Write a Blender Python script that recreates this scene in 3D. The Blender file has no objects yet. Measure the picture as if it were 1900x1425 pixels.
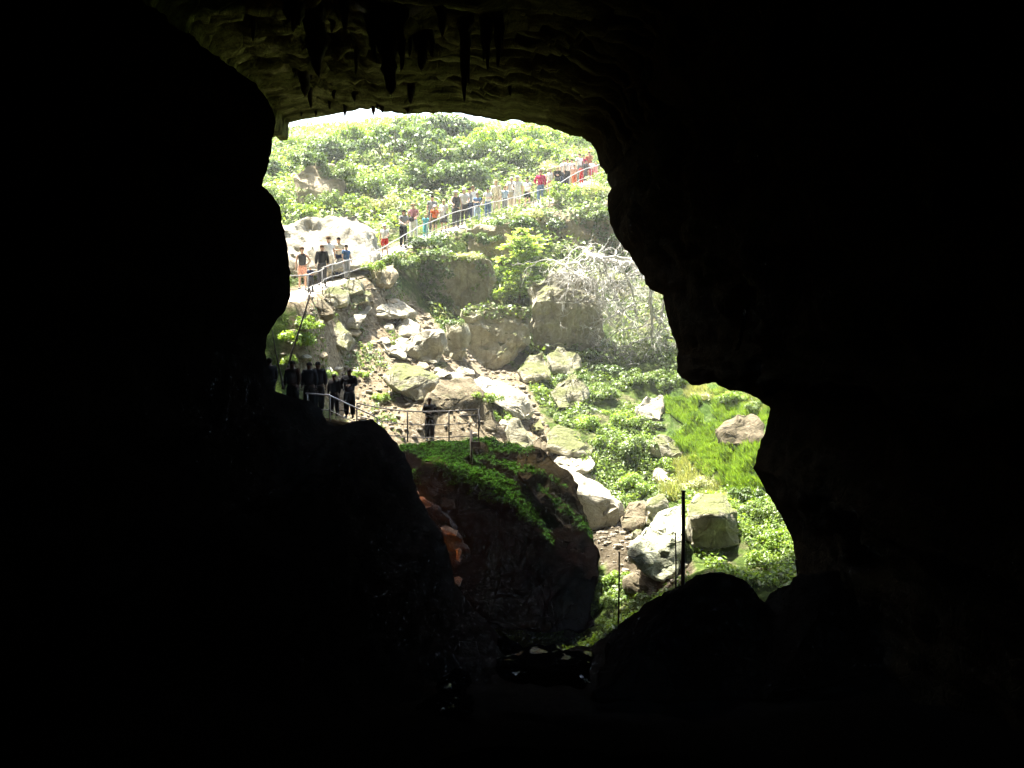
import bpy, bmesh, math, random
import numpy as np
from mathutils import Vector, noise, Matrix
from mathutils.bvhtree import BVHTree

HAZE = .0016
R = math.radians
random.seed(7)
rng = np.random.default_rng(7)
scene = bpy.context.scene
col = scene.collection

# ------------------------------------------------------------------ camera
FPX = 2037.0                       # focal length in photo pixels (1900 wide)
TH = math.atan(112.5 / FPX)        # camera looks slightly down
CT, ST = math.cos(TH), math.sin(TH)

def ray(px, py):
    u = (px - 950) / FPX; v = (712.5 - py) / FPX
    y = CT + v * ST
    return u / y, (v * CT - ST) / y          # x and z per metre of depth

def P(px, py, d):
    a, b = ray(px, py)
    return Vector((a * d, d, b * d))

def to_px(p):
    f = p[1] * CT - p[2] * ST
    if f < 0.1: return (-9e9, -9e9)
    up = p[1] * ST + p[2] * CT
    return 950 + FPX * p[0] / f, 712.5 - FPX * up / f

cam = bpy.data.cameras.new('camera'); camo = bpy.data.objects.new('camera', cam); col.objects.link(camo)
cam.sensor_width = 36; cam.lens = 36 * FPX / 1900
cam.clip_start = 0.05; cam.clip_end = 2000
camo.rotation_euler = (R(90) - TH, 0, 0)
scene.camera = camo

# ------------------------------------------------------------------ helpers
def tag(o, label=None, cat=None, group=None, kind=None):
    if label: o['label'] = label
    if cat: o['category'] = cat
    if group: o['group'] = group
    if kind: o['kind'] = kind
    return o

def link(name, me, mat=None, parent=None):
    o = bpy.data.objects.new(name, me); col.objects.link(o)
    if mat is not None and me is not None and not me.materials: me.materials.append(mat)
    if parent is not None: o.parent = parent
    return o

def empty(name, loc, rz=0):
    o = bpy.data.objects.new(name, None); col.objects.link(o)
    o.location = loc; o.rotation_euler = (0, 0, rz); o.empty_display_size = .3
    return o

def mesh_from(verts, faces, smooth=True, name='m'):
    me = bpy.data.meshes.new(name); me.from_pydata([tuple(v) for v in verts], [], faces); me.update()
    if smooth: me.polygons.foreach_set('use_smooth', [True] * len(me.polygons))
    return me

def quads_mesh(V, name='q'):
    """V: (n,4,3) array of separate quads"""
    n = len(V)
    me = bpy.data.meshes.new(name)
    me.vertices.add(n * 4); me.vertices.foreach_set('co', V.reshape(-1).astype(np.float32))
    me.loops.add(n * 4); me.loops.foreach_set('vertex_index', np.arange(n * 4, dtype=np.int32))
    me.polygons.add(n); me.polygons.foreach_set('loop_start', np.arange(0, n * 4, 4, dtype=np.int32))
    me.polygons.foreach_set('loop_total', np.full(n, 4, dtype=np.int32))
    me.update(calc_edges=True); me.validate()
    return me

def fbm(p, s=1.0, oct=4):
    return noise.fractal(Vector(p) * s, 1.0, 2.0, oct)

class TB:
    """tube builder: collects tubes into one mesh"""
    def __init__(s): s.v = []; s.f = []
    def tube(s, pts, rad, n=6, cap=True):
        pts = [Vector(p) for p in pts]; b = len(s.v)
        if not hasattr(rad, '__len__'): rad = [rad] * len(pts)
        for i, p in enumerate(pts):
            t = (pts[min(i + 1, len(pts) - 1)] - pts[max(i - 1, 0)])
            t = t.normalized() if t.length > 1e-9 else Vector((0, 0, 1))
            a = Vector((0, 0, 1)) if abs(t.z) < .9 else Vector((1, 0, 0))
            u = t.cross(a).normalized(); w = t.cross(u)
            for k in range(n):
                an = 2 * math.pi * k / n
                s.v.append(p + (u * math.cos(an) + w * math.sin(an)) * rad[i])
        for i in range(len(pts) - 1):
            for k in range(n):
                k2 = (k + 1) % n
                s.f.append((b + i * n + k, b + i * n + k2, b + (i + 1) * n + k2, b + (i + 1) * n + k))
        if cap and n > 2:
            s.f.append(tuple(b + k for k in reversed(range(n))))
            s.f.append(tuple(b + (len(pts) - 1) * n + k for k in range(n)))
        return s
    def box(s, c, h, rz=0):
        b = len(s.v); c = Vector(c); ca, sa = math.cos(rz), math.sin(rz)
        for z in (-1, 1):
            for y in (-1, 1):
                for x in (-1, 1):
                    X, Y = x * h[0], y * h[1]
                    s.v.append(c + Vector((X * ca - Y * sa, X * sa + Y * ca, z * h[2])))
        for f in ((0,2,3,1),(4,5,7,6),(0,1,5,4),(2,6,7,3),(0,4,6,2),(1,3,7,5)): s.f.append(tuple(b + i for i in f))
        return s
    def ell(s, c, r, seg=10, rings=7, cut=-1.0, jit=0):
        b = len(s.v); c = Vector(c)
        for i in range(rings + 1):
            z = 1 - (1 - cut) * i / rings; rr = math.sqrt(max(0, 1 - z * z))
            for k in range(seg):
                a = 2 * math.pi * k / seg; j = 1 + random.uniform(-jit, jit)
                s.v.append(c + Vector((math.cos(a) * rr * r[0] * j, math.sin(a) * rr * r[1] * j, z * r[2] * j)))
        for i in range(rings):
            for k in range(seg):
                k2 = (k + 1) % seg
                s.f.append((b + i * seg + k, b + (i + 1) * seg + k, b + (i + 1) * seg + k2, b + i * seg + k2))
        return s
    def mesh(s, smooth=True, name='m'): return mesh_from(s.v, s.f, smooth, name)
    def build(s, name, mat, parent=None, smooth=True): return link(name, s.mesh(smooth, name), mat, parent)

# ------------------------------------------------------------------ materials
def newmat(name):
    m = bpy.data.materials.new(name); m.use_nodes = True
    nt = m.node_tree; b = nt.nodes['Principled BSDF']
    return m, nt, b

def ramp(nt, fac, stops):
    r = nt.nodes.new('ShaderNodeValToRGB'); nt.links.new(fac, r.inputs[0])
    e = r.color_ramp.elements
    while len(e) < len(stops): e.new(0.5)
    for i, (p, c) in enumerate(stops): e[i].position = p; e[i].color = (*c, 1)
    return r.outputs[0]

def noise_n(nt, vec, scale, detail=6, rough=.6, dist=0):
    n = nt.nodes.new('ShaderNodeTexNoise'); n.inputs['Scale'].default_value = scale
    n.inputs['Detail'].default_value = detail; n.inputs['Roughness'].default_value = rough
    n.inputs['Distortion'].default_value = dist
    nt.links.new(vec, n.inputs['Vector']); return n.outputs['Fac']

def mixc(nt, fac, a, b, mode='MIX'):
    m = nt.nodes.new('ShaderNodeMix'); m.data_type = 'RGBA'; m.blend_type = mode
    for s, v in ((m.inputs[0], fac), (m.inputs[6], a), (m.inputs[7], b)):
        if isinstance(v, (int, float)): s.default_value = v
        elif isinstance(v, tuple): s.default_value = (*v, 1)
        else: nt.links.new(v, s)
    return m.outputs[2]

def mathn(nt, op, a, b=0.0):
    m = nt.nodes.new('ShaderNodeMath'); m.operation = op
    for i, v in ((0, a), (1, b)):
        if isinstance(v, (int, float)): m.inputs[i].default_value = v
        else: nt.links.new(v, m.inputs[i])
    return m.outputs[0]

def bump(nt, b, h, strength=.5, dist=.1):
    n = nt.nodes.new('ShaderNodeBump'); n.inputs['Strength'].default_value = strength
    n.inputs['Distance'].default_value = dist
    nt.links.new(h, n.inputs['Height']); nt.links.new(n.outputs[0], b.inputs['Normal'])

def pos(nt): return nt.nodes.new('ShaderNodeNewGeometry').outputs['Position']

def maprange(nt, v, a, b):
    m = nt.nodes.new('ShaderNodeMapRange'); m.inputs[1].default_value = a; m.inputs[2].default_value = b
    nt.links.new(v, m.inputs[0]); return m.outputs[0]

def rock_mat(name, lo, hi, stain=(.05, .055, .02), stain_amt=.5, moss=0.0, rough=.9, scale=1.0, spec=.2, mosscol=(.05, .11, .012)):
    m, nt, b = newmat(name); p = pos(nt)
    n1 = noise_n(nt, p, 1.1 * scale, 8, .65, .4); n2 = noise_n(nt, p, 6 * scale, 8, .7)
    mp = nt.nodes.new('ShaderNodeMapping'); mp.inputs['Scale'].default_value = (1.6, 1.6, .35); nt.links.new(p, mp.inputs[0])
    n3 = noise_n(nt, mp.outputs[0], 1.7 * scale, 6, .65, .3)
    base = mixc(nt, maprange(nt, n1, .35, .68), lo, hi)
    fine = ramp(nt, n2, [(.3, (.55, .55, .52)), (.62, (1, 1, 1))])
    base = mixc(nt, .8, base, fine, 'MULTIPLY')
    sf = mathn(nt, 'MULTIPLY', maprange(nt, n3, .5, .68), stain_amt)
    base = mixc(nt, sf, base, stain)
    if moss > 0:
        g = nt.nodes.new('ShaderNodeNewGeometry'); sx = nt.nodes.new('ShaderNodeSeparateXYZ'); nt.links.new(g.outputs['Normal'], sx.inputs[0])
        up = maprange(nt, mathn(nt, 'ADD', sx.outputs['Z'], mathn(nt, 'MULTIPLY', n1, .9)), 1.05 - moss * .8, 1.25 - moss * .5)
        base = mixc(nt, up, base, mosscol)
    nt.links.new(base, b.inputs['Base Color']); b.inputs['Roughness'].default_value = rough
    b.inputs['Specular IOR Level'].default_value = spec
    v = nt.nodes.new('ShaderNodeTexVoronoi'); v.feature = 'DISTANCE_TO_EDGE'; v.inputs['Scale'].default_value = 1.5 * scale
    nt.links.new(mixc(nt, .25, p, n1), v.inputs['Vector'])
    cr = maprange(nt, v.outputs['Distance'], 0, .03)
    h = mathn(nt, 'ADD', mathn(nt, 'MULTIPLY', n2, .5), mathn(nt, 'ADD', n1, mathn(nt, 'MULTIPLY', cr, .12)))
    bump(nt, b, h, .8, .22)
    return m

M = {}
M['lime'] = rock_mat('pale_limestone', (.30, .275, .205), (.52, .49, .40), (.16, .15, .09), .45)
M['limeg'] = rock_mat('limestone_lichen', (.30, .28, .19), (.50, .47, .35), (.12, .11, .055), .6, moss=.06, mosscol=(.12, .13, .05))
M['lichen'] = rock_mat('grey_green_slab', (.34, .35, .24), (.52, .53, .39), (.16, .18, .09), .5, scale=1.6)
M['tan'] = rock_mat('tan_earth_rock', (.33, .27, .17), (.45, .38, .26), (.14, .14, .07), .5)
M['brown'] = rock_mat('brown_earth_rock', (.12, .10, .06), (.24, .20, .13), (.06, .06, .025), .6)
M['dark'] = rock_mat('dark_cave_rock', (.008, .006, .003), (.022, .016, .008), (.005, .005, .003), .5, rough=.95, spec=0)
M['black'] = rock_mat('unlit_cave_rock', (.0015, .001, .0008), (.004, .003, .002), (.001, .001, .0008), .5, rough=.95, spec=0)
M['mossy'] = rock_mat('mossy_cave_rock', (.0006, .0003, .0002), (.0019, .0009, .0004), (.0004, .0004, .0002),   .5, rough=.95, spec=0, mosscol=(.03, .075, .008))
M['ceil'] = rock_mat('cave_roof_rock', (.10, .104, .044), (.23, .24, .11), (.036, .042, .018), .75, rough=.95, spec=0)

def shade_right(m):  # shade painted into the roof colour, near-black toward the right
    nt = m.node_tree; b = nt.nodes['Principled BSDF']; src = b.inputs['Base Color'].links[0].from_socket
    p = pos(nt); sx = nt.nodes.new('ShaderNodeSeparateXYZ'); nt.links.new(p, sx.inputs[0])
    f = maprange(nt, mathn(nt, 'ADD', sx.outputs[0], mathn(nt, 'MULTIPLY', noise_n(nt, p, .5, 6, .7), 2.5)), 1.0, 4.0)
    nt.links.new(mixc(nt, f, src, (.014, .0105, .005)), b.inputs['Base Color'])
def streaks(m):
    nt = m.node_tree; b = nt.nodes['Principled BSDF']; src = b.inputs['Base Color'].links[0].from_socket
    mp = nt.nodes.new('ShaderNodeMapping'); mp.inputs['Scale'].default_value = (.22, 2.2, .8); nt.links.new(pos(nt), mp.inputs[0])
    n = noise_n(nt, mp.outputs[0], 1.3, 8, .7, .3)
    nt.links.new(mixc(nt, 1.0, src, ramp(nt, n, [(.36, (.12, .12, .10)), (.5, (.7, .7, .65)), (.66, (1.3, 1.35, 1.3))]), 'MULTIPLY'), b.inputs['Base Color'])
streaks(M['ceil']); shade_right(M['ceil'])

def terrain_mat():
    m, nt, b = newmat('ground_soil'); p = pos(nt)
    at = nt.nodes.new('ShaderNodeVertexColor'); at.layer_name = 'zone'
    s = nt.nodes.new('ShaderNodeSeparateColor'); nt.links.new(at.outputs[0], s.inputs[0])
    n1 = noise_n(nt, p, .9, 8, .65); n2 = noise_n(nt, p, 5, 8, .75); n3 = noise_n(nt, p, 18, 4, .7)
    dirt = ramp(nt, n2, [(.32, (.075, .060, .036)), (.5, (.23, .19, .125)), (.68, (.44, .39, .29))])
    dirt = mixc(nt, .5, dirt, ramp(nt, n3, [(.35, (.45, .4, .35)), (.6, (1, 1, 1))]), 'MULTIPLY')
    green = ramp(nt, n2, [(.3, (.02, .03, .01)), (.5, (.055, .085, .02)), (.7, (.15, .19, .055))])
    gf = mathn(nt, 'MULTIPLY', s.outputs[1], maprange(nt, n1, .25, .5))
    c = mixc(nt, gf, dirt, green)
    lawn = ramp(nt, n2, [(.3, (.02, .045, .01)), (.6, (.06, .12, .02))])
    c = mixc(nt, s.outputs[2], c, lawn)
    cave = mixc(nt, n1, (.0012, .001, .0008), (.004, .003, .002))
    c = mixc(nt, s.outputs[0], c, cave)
    nt.links.new(c, b.inputs['Base Color']); b.inputs['Roughness'].default_value = .95
    b.inputs['Specular IOR Level'].default_value = .0
    bump(nt, b, mathn(nt, 'ADD', n2, mathn(nt, 'MULTIPLY', n3, .5)), .8, .15)
    return m
M['ground'] = terrain_mat()

def plain(name, c, rough=.8, var=.25, scale=8, metal=0, spec=.3):
    m, nt, b = newmat(name); tc = nt.nodes.new('ShaderNodeTexCoord').outputs['Object']
    n = noise_n(nt, tc, scale, 4, .6)
    k = ramp(nt, n, [(.3, (1 - var,) * 3), (.65, (1, 1, 1))])
    nt.links.new(mixc(nt, 1.0, c, k, 'MULTIPLY'), b.inputs['Base Color'])
    b.inputs['Roughness'].default_value = rough; b.inputs['Metallic'].default_value = metal
    b.inputs['Specular IOR Level'].default_value = spec
    return m

def leaf_mat(name, lo, hi, tr=.45, gloss=.12):
    m, nt, b = newmat(name); nt.nodes.remove(b)
    out = nt.nodes['Material Output']
    g = nt.nodes.new('ShaderNodeNewGeometry'); oi = nt.nodes.new('ShaderNodeObjectInfo')
    n = noise_n(nt, g.outputs['Position'], .9, 4, .6)
    f = mathn(nt, 'ADD', mathn(nt, 'MULTIPLY', g.outputs['Random Per Island'], .6), mathn(nt, 'MULTIPLY', maprange(nt, n, .3, .7), .4))
    c = mixc(nt, f, lo, hi)
    d = nt.nodes.new('ShaderNodeBsdfDiffuse'); nt.links.new(c, d.inputs[0])
    t = nt.nodes.new('ShaderNodeBsdfTranslucent')
    nt.links.new(mixc(nt, 1.0, c, (1.15, 1.1, .45), 'MULTIPLY'), t.inputs[0])
    mx = nt.nodes.new('ShaderNodeMixShader'); mx.inputs[0].default_value = tr
    nt.links.new(d.outputs[0], mx.inputs[1]); nt.links.new(t.outputs[0], mx.inputs[2])
    gl = nt.nodes.new('ShaderNodeBsdfGlossy'); gl.inputs['Roughness'].default_value = .45
    m2 = nt.nodes.new('ShaderNodeMixShader'); m2.inputs[0].default_value = gloss
    nt.links.new(mx.outputs[0], m2.inputs[1]); nt.links.new(gl.outputs[0], m2.inputs[2])
    nt.links.new(m2.outputs[0], out.inputs[0])
    return m
M['ivy'] = leaf_mat('dark_ivy_leaf', (.04, .08, .016), (.16, .25, .055), .35, .05)
M['mid'] = leaf_mat('mid_green_leaf', (.06, .11, .018), (.20, .29, .06), .4, .05)
M['yel'] = leaf_mat('yellow_green_leaf', (.10, .20, .02), (.30, .42, .07), .5, .04)
M['tree'] = leaf_mat('young_tree_leaf', (.22, .36, .06), (.50, .64, .20), .5, .05)
M['pale'] = leaf_mat('pale_dry_grass', (.22, .26, .09), (.50, .52, .26), .4, .05)
M['grassb'] = leaf_mat('bright_grass', (.04, .12, .012), (.30, .44, .06), .5, .06)
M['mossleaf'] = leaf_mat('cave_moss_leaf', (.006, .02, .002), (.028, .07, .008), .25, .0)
M['bark'] = plain('brown_bark', (.10, .075, .05), .9)
M['dead'] = plain('bleached_dead_wood', (.60, .58, .53), .8, .3, 6)
M['iron'] = plain('dark_iron', (.03, .027, .024), .55, .3, 10, .6)
M['rail'] = plain('galvanised_rail', (.42, .40, .37), .4, .25, 6, .5)
M['post'] = plain('weathered_post', (.035, .026, .02), .8)
M['path'] = plain('pale_gravel_path', (.62, .57, .48), .95, .35, 5)

# ------------------------------------------------------------------ terrain height field
ctl = []
def dz(px, py, d):
    """fine adjustment of the surveyed distances: gentler bank between platform and path"""
    wl = max(0, min(1, (1010 - px) / 200))
    if d < 39 and py > 840: return d
    a = -2.0 * wl; b = 2.6
    t = max(0, min(1, (812 - py) / 270.0))
    t = t if wl > .5 else max(0, min(1, (700 - py) / 200.0)) 
    return d + a * (1 - t) + b * t
def c3(px, py, d): v = P(px, py, dz(px, py, d)); ctl.append((v.x, v.y, v.z))
PATH = [(470,585,40.5),(520,560,39),(560,543,43.3),(600,531,44.4),(645,517,45.8),(690,492,48.3),(740,463,50.8),(800,438,53.2),(860,420,55),(910,408,56.5),(960,393,58.5),(1000,382,60),(1050,352,62),(1110,331,64.5),(1170,312,67),(1260,290,70)]
for q in PATH: c3(*q)
def inbank(q): return 575 < q[0] < 905 and 535 < q[1] < 790
for q in [(1150,1180,31),(1420,1130,31),(1330,1090,32.5),(1130,1050,35.5),(1200,985,38.2),(1460,1070,33),(1450,950,37.5),(1380,900,40),(1150,955,39.6),(1090,985,38.8),
          (1250,860,42.5),(1400,800,44),(1120,840,42.5),(1030,810,43.5),(1100,765,45.5),(1250,760,46.5),(1400,765,46),(1060,705,48.5),(1200,690,49.5),(1000,700,48.3),
          (900,705,47),(860,770,44.2),(800,818,43),(890,812,42.6),(745,812,42.2),(650,782,41.2),(560,770,40.2),(700,730,44.8),(750,700,46),(850,690,47.6),
          (640,700,44.5),(700,650,46.6),(640,640,45.5),(570,650,43.4),(520,670,42.2),(760,620,48.3),(810,600,49.3),(700,595,47.6),(620,590,45.6),(590,570,44.6),
          (680,535,47),(730,510,48.8),(760,560,49.3),(840,585,50.2),(900,690,49.2),(1050,650,50.5),(850,480,51.8),(950,470,53),(1050,490,53.2),(1130,500,53.5),
          (1000,640,50.8),(1000,1190,34.6),(880,1190,34.8),(780,1120,35),(1150,600,52),(1230,620,51),
          (560,500,49),(650,450,52),(720,410,56),(540,400,55),(620,385,57),(700,370,58.5),(800,360,60),(860,345,61.5),(950,335,63.5),(1020,310,66),
          (560,330,62),(640,300,66),(760,290,66),(860,275,69),(960,275,71),(1060,270,75),(520,262,72),(620,246,76),(720,236,77),(820,232,77),(920,250,78),(1040,240,80),(1130,230,84),(400,300,62),(300,400,55),(250,600,46),(1350,300,70),(1400,500,58),(1500,650,50)]:
    if not inbank(q): c3(*q)
for px_, top_, dt_ in ((580,560,46.2),(630,552,47.4),(680,540,48.9),(730,530,50.6),(780,560,51.3),(830,585,51.4),(890,660,50.2)):
    for t_ in (.1, .3, .5, .7, .88, 1.0):
        py_ = 795 + (top_ - 795) * t_; v = P(px_, py_, 1 / (1 / 40.6 + (1 / dt_ - 1 / 40.6) * t_)); ctl.append((v.x, v.y, v.z))
for q in [(0,0,-1.75),(-4,0,-1.7),(3,0,-1.7),(0,-14,-1.5),(0,6,-2.6),(3,12,-5),(-4,12,-4.6),(0,20,-7.3),(4,24,-8.5),(-3,27,-8.6),(-10,25,-6),(9,25,-7.5),(0,30,-9.4),(3,33,-9.4),
          (-9,36,-3.6),(14,30,-7),(18,40,-4),(-16,40,-3),(-30,40,2),(30,40,2),(-40,75,12),(45,75,12),(0,100,12),(-50,110,12),(50,110,12),(0,200,4),(-150,200,4),(150,200,4),(150,60,8),(-150,60,8),(-60,-15,0),(60,-15,0),(-150,-15,0),(150,-15,0)]:
    ctl.append(q)
C = np.array(ctl, dtype=float)
def tpsk(r2): return np.where(r2 > 1e-12, r2 * np.log(r2 + 1e-12) * .5, 0)
n_ = len(C)
K = tpsk(((C[:, None, :2] - C[None, :, :2]) ** 2).sum(-1)) + np.eye(n_) * .08
Pm = np.hstack([np.ones((n_, 1)), C[:, :2]])
A = np.block([[K, Pm], [Pm.T, np.zeros((3, 3))]])
W = np.linalg.solve(A, np.concatenate([C[:, 2], np.zeros(3)]))
path3 = [P(a, b, dz(a, b, d)) for a, b, d in PATH]
def path_near(x, y):
    best = (1e9, 0)
    for a, b in zip(path3[:-1], path3[1:]):
        dx, dy = b.x - a.x, b.y - a.y
        t = max(0, min(1, ((x - a.x) * dx + (y - a.y) * dy) / (dx * dx + dy * dy)))
        d = math.hypot(x - a.x - dx * t, y - a.y - dy * t)
        if d < best[0]: best = (d, a.z + (b.z - a.z) * t)
    return best
def Hraw(X, Y):
    X = np.atleast_1d(np.asarray(X, float)); Y = np.atleast_1d(np.asarray(Y, float))
    out = np.zeros(len(X))
    for i in range(0, len(X), 20000):
        x, y = X[i:i + 20000], Y[i:i + 20000]
        r2 = (x[:, None] - C[None, :, 0]) ** 2 + (y[:, None] - C[None, :, 1]) ** 2
        out[i:i + 20000] = tpsk(r2) @ W[:n_] + W[n_] + W[n_ + 1] * x + W[n_ + 2] * y
    return out

def spread(a, b, lo, hi, step, g=1.22):
    xs = list(np.arange(lo, hi + 1e-6, step)); s = step
    while xs[-1] < b: s *= g; xs.append(xs[-1] + s)
    s = step; L = [lo]
    while L[-1] > a: s *= g; L.append(L[-1] - s)
    return np.array(L[1:][::-1] + xs)
xs = spread(-160, 160, -16, 18, .2); ys = spread(-16, 240, 29, 82, .22)
XX, YY = np.meshgrid(xs, ys)
ZZ = Hraw(XX.ravel(), YY.ravel())
TV = []; zone = []
LAWN = [(1225,735),(1330,725),(1440,760),(1420,900),(1380,930),(1330,900),(1290,870),(1240,830)]
def inpoly(x, y, poly):
    c = False; j = len(poly) - 1
    for i in range(len(poly)):
        a, b = poly[i], poly[j]
        if (a[1] > y) != (b[1] > y) and x < (b[0] - a[0]) * (y - a[1]) / (b[1] - a[1]) + a[0]: c = not c
        j = i
    return c
DIRT = [(560,560),(700,500),(770,560),(850,640),(900,665),(970,690),(1000,760),(1060,880),(1170,960),(1290,1060),(1200,1120),(1110,1040),(900,820),(740,830),(600,760),(520,660)]
for x, y, z in zip(XX.ravel(), YY.ravel(), ZZ):
    d, pz = (9, 0)
    if -22 < x < 30 and 36 < y < 72: d, pz = path_near(x, y)
    k = max(0, min(1, (d - .9) / 1.2))
    amp = .35 if y > 31 else .5
    zn = z + amp * fbm((x, y, 0), .45, 5) * k + .06 * fbm((x, y, 3), 2.5, 3) * k
    zn = pz * (1 - k) + zn * k
    TV.append((x, y, zn))
    px, py = to_px((x, y, zn))
    if 36 < y < 52 and inpoly(px, py, LAWN):
        zn += .65 * abs(fbm((x, y, 8), .9, 3)); TV[-1] = (x, y, zn)
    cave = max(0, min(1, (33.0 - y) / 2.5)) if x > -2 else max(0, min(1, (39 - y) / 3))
    dirt = inpoly(px, py, DIRT) and y < 52
    if dirt and px < 900: zn = z * (1 - k) * 0 + (pz * (1 - k) + (z + (zn - z) * .3) * k); TV[-1] = (x, y, zn)
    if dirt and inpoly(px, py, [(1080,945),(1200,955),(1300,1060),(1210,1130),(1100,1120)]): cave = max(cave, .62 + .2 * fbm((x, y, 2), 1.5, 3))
    lawn = 1.0 if (inpoly(px, py, LAWN) and y < 52) else 0.0
    veg = 0.0 if dirt else 1.0
    if d < 1.1: veg = 0
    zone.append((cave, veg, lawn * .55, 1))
nx, ny = len(xs), len(ys)
TF = [(j * nx + i, j * nx + i + 1, (j + 1) * nx + i + 1, (j + 1) * nx + i) for j in range(ny - 1) for i in range(nx - 1)]
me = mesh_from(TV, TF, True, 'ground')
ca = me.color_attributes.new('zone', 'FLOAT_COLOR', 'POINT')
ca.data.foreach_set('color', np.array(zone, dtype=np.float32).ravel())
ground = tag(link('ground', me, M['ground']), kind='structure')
tbvh = BVHTree.FromPolygons(TV, TF)
O = Vector((0, 0, 0))
def hit(px, py, dmin=29, bvh=None):
    a, b = ray(px, py); d = Vector((a, 1, b)); st = d * dmin
    r = (bvh or tbvh).ray_cast(st, d.normalized())
    return r[0] if r[0] is not None else P(px, py, 60)
def gz(x, y):
    r = tbvh.ray_cast(Vector((x, y, 80)), Vector((0, 0, -1)))
    return r[0].z if r[0] is not None else 0

# path ribbon
v = []; f = []
fine = []
for a, b in zip(path3[:-1], path3[1:]):
    for t in np.linspace(0, 1, 8, endpoint=False): fine.append(a.lerp(b, t))
for i, p in enumerate(fine):
    t = (fine[min(i + 1, len(fine) - 1)] - fine[max(i - 1, 0)]).normalized(); s = Vector((-t.y, t.x, 0)).normalized()
    for j in range(7):
        o = (j - 3) / 3 * .8; q = p + s * o
        v.append((q.x, q.y, q.z + .05 - .02 * abs(j - 3) + .02 * fbm(q, 3)))
for i in range(len(fine) - 1):
    for j in range(6): f.append((i * 7 + j, i * 7 + j + 1, (i + 1) * 7 + j + 1, (i + 1) * 7 + j))
tag(link('path', mesh_from(v, f), M['path']), kind='structure')

# ------------------------------------------------------------------ cave shell
def resample(pts, step):
    out = []
    for a, b in zip(pts[:-1], pts[1:]):
        L = math.hypot(b[0] - a[0], b[1] - a[1]); n = max(1, int(L / step))
        for k in range(n):
            t = k / n; out.append(tuple(a[i] + (b[i] - a[i]) * t for i in range(3)))
    out.append(pts[-1]); return out

def shell(name, pts, mat, step, side, back=-13, grow=.03, amp=.9, strata=0.0, front=(), jag=3.6, rings=90):
    """rock surface running from its mouth edge (pts in photo px + distance) back past the camera"""
    P0 = resample(pts, step)
    rr = random.Random(name)
    P0 = [(a + jag * fbm((i * .5, 1, 2), 1, 4), b + jag * fbm((i * .5, 9, 4), 1, 4), c) for i, (a, b, c) in enumerate(P0)]
    B = [P(*q) for q in P0]; n = len(B)
    nor = []
    w = max(4, int(70 / step))
    for i in range(n):
        a = B[max(0, i - w)]; b = B[min(n - 1, i + w)]
        t = Vector((b.x - a.x, 0, b.z - a.z)).normalized()
        nor.append(Vector((-t.z, 0, t.x)) * side)
    V = []; rows = 0
    for (dy, out) in reversed(front):
        for i in range(n): V.append(B[i] + nor[i] * out + Vector((0, dy, 0)) + Vector((0, 0, 1)) * 0)
        rows += 1
    for k in range(rings):
        s = (k / (rings - 1)) ** 1.6
        for i in range(n):
            b = B[i]; y = b.y + (back - b.y) * s; dist = b.y - y
            q = Vector((b.x, y, b.z)) + nor[i] * grow * dist
            fall = min(1, dist / 3.0)
            if strata: d = abs(fbm((q.x * .16, y * .45, q.z * .2), 1, 5)) * amp * fall + (fbm((q.x * .35, y * 2.2, q.z * .35), 1.5, 4) * .16 + .1) * fall
            else: d = abs(fbm((q.x * .5, y * .35, q.z * .5), 1, 5)) * amp * fall + (fbm(q, 1.8, 4) * .18 + .12) * fall
            if strata:
                u = (y + 2.2 * fbm((q.x * .22, y * .08, 0), 1, 4) + q.x * .05) / 1.15
                fr = u - math.floor(u); hsh = math.sin(math.floor(u) * 12.9) * .5 + .5
                d += strata * (1 - fr) ** 2.2 * (.35 + hsh) * fall
            V.append(q + nor[i] * d)
        rows += 1
    # close the back
    cen = Vector((0, back - 1, -1))
    for i in range(n): V.append(cen + (V[(rows - 1) * n + i] - cen) * .02)
    rows += 1
    Fc = [(r * n + i, r * n + i + 1, (r + 1) * n + i + 1, (r + 1) * n + i) for r in range(rows - 1) for i in range(n - 1)]
    me = mesh_from(V, Fc, True, name)
    return tag(link(name, me, mat), kind='structure'), V, Fc

ROOF = [(150,1500,39.50),(200,1000,39.50),(330,700,39.50),(400,420,39.50),(440,330,39.50),(480,290,39.50),(497,262,39.50),(506,255,39.50),(514,252,39.50),(520,261,39.50),(531,260,39.50),(536,252,39.50),(537,228,39.50),(560,222,39.50),(600,216,39.50),(640,208,37.77),(668,203,37.47),(690,201,37.23),
        (705,205,37.07),(720,208,36.91),(757,212,36.77),(790,209,36.74),(855,210,36.68),(880,215,36.65),(920,223,36.61),(935,226,36.60),(950,221,36.60),(975,227,36.60),(1010,233,36.60),(1040,243,36.60),(1058,252,36.60),(1078,254,36.60),(1095,264,36.60),(1106,280,36.60),(1112,303,36.60)]
RIGHT = [(1125,322,36.4),(1128,335,36.1),(1132,350,35.7),(1126,375,35.3),(1130,400,35),(1135,425,34.7),(1150,450,34.3),(1170,475,34),(1190,508,33.6),(1206,537,33.2),(1229,547,32.9),(1236,580,32.6),(1246,620,32.2),(1257,640,32),(1256,692,31.5),(1284,716,31),
         (1328,710,30.5),(1344,722,30.3),(1380,727,30),(1410,742,29.8),(1429,760,29.6),(1420,800,29.4),(1406,835,29.2),(1399,870,29),(1425,918,29),(1450,958,28.8),(1470,1000,28.5),(1478,1050,28),(1490,1085,27.5),(1520,1180,27),(1560,1400,26)]
FR = ((.25, .25), (.8, 1.0), (1.5, 3.5), (3, 12), (6, 60))
roof, RV, RF = shell('cave_ceiling', ROOF + RIGHT[:1], M['ceil'], 6, 1, strata=.7, front=FR, amp=.5, rings=190)
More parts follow.
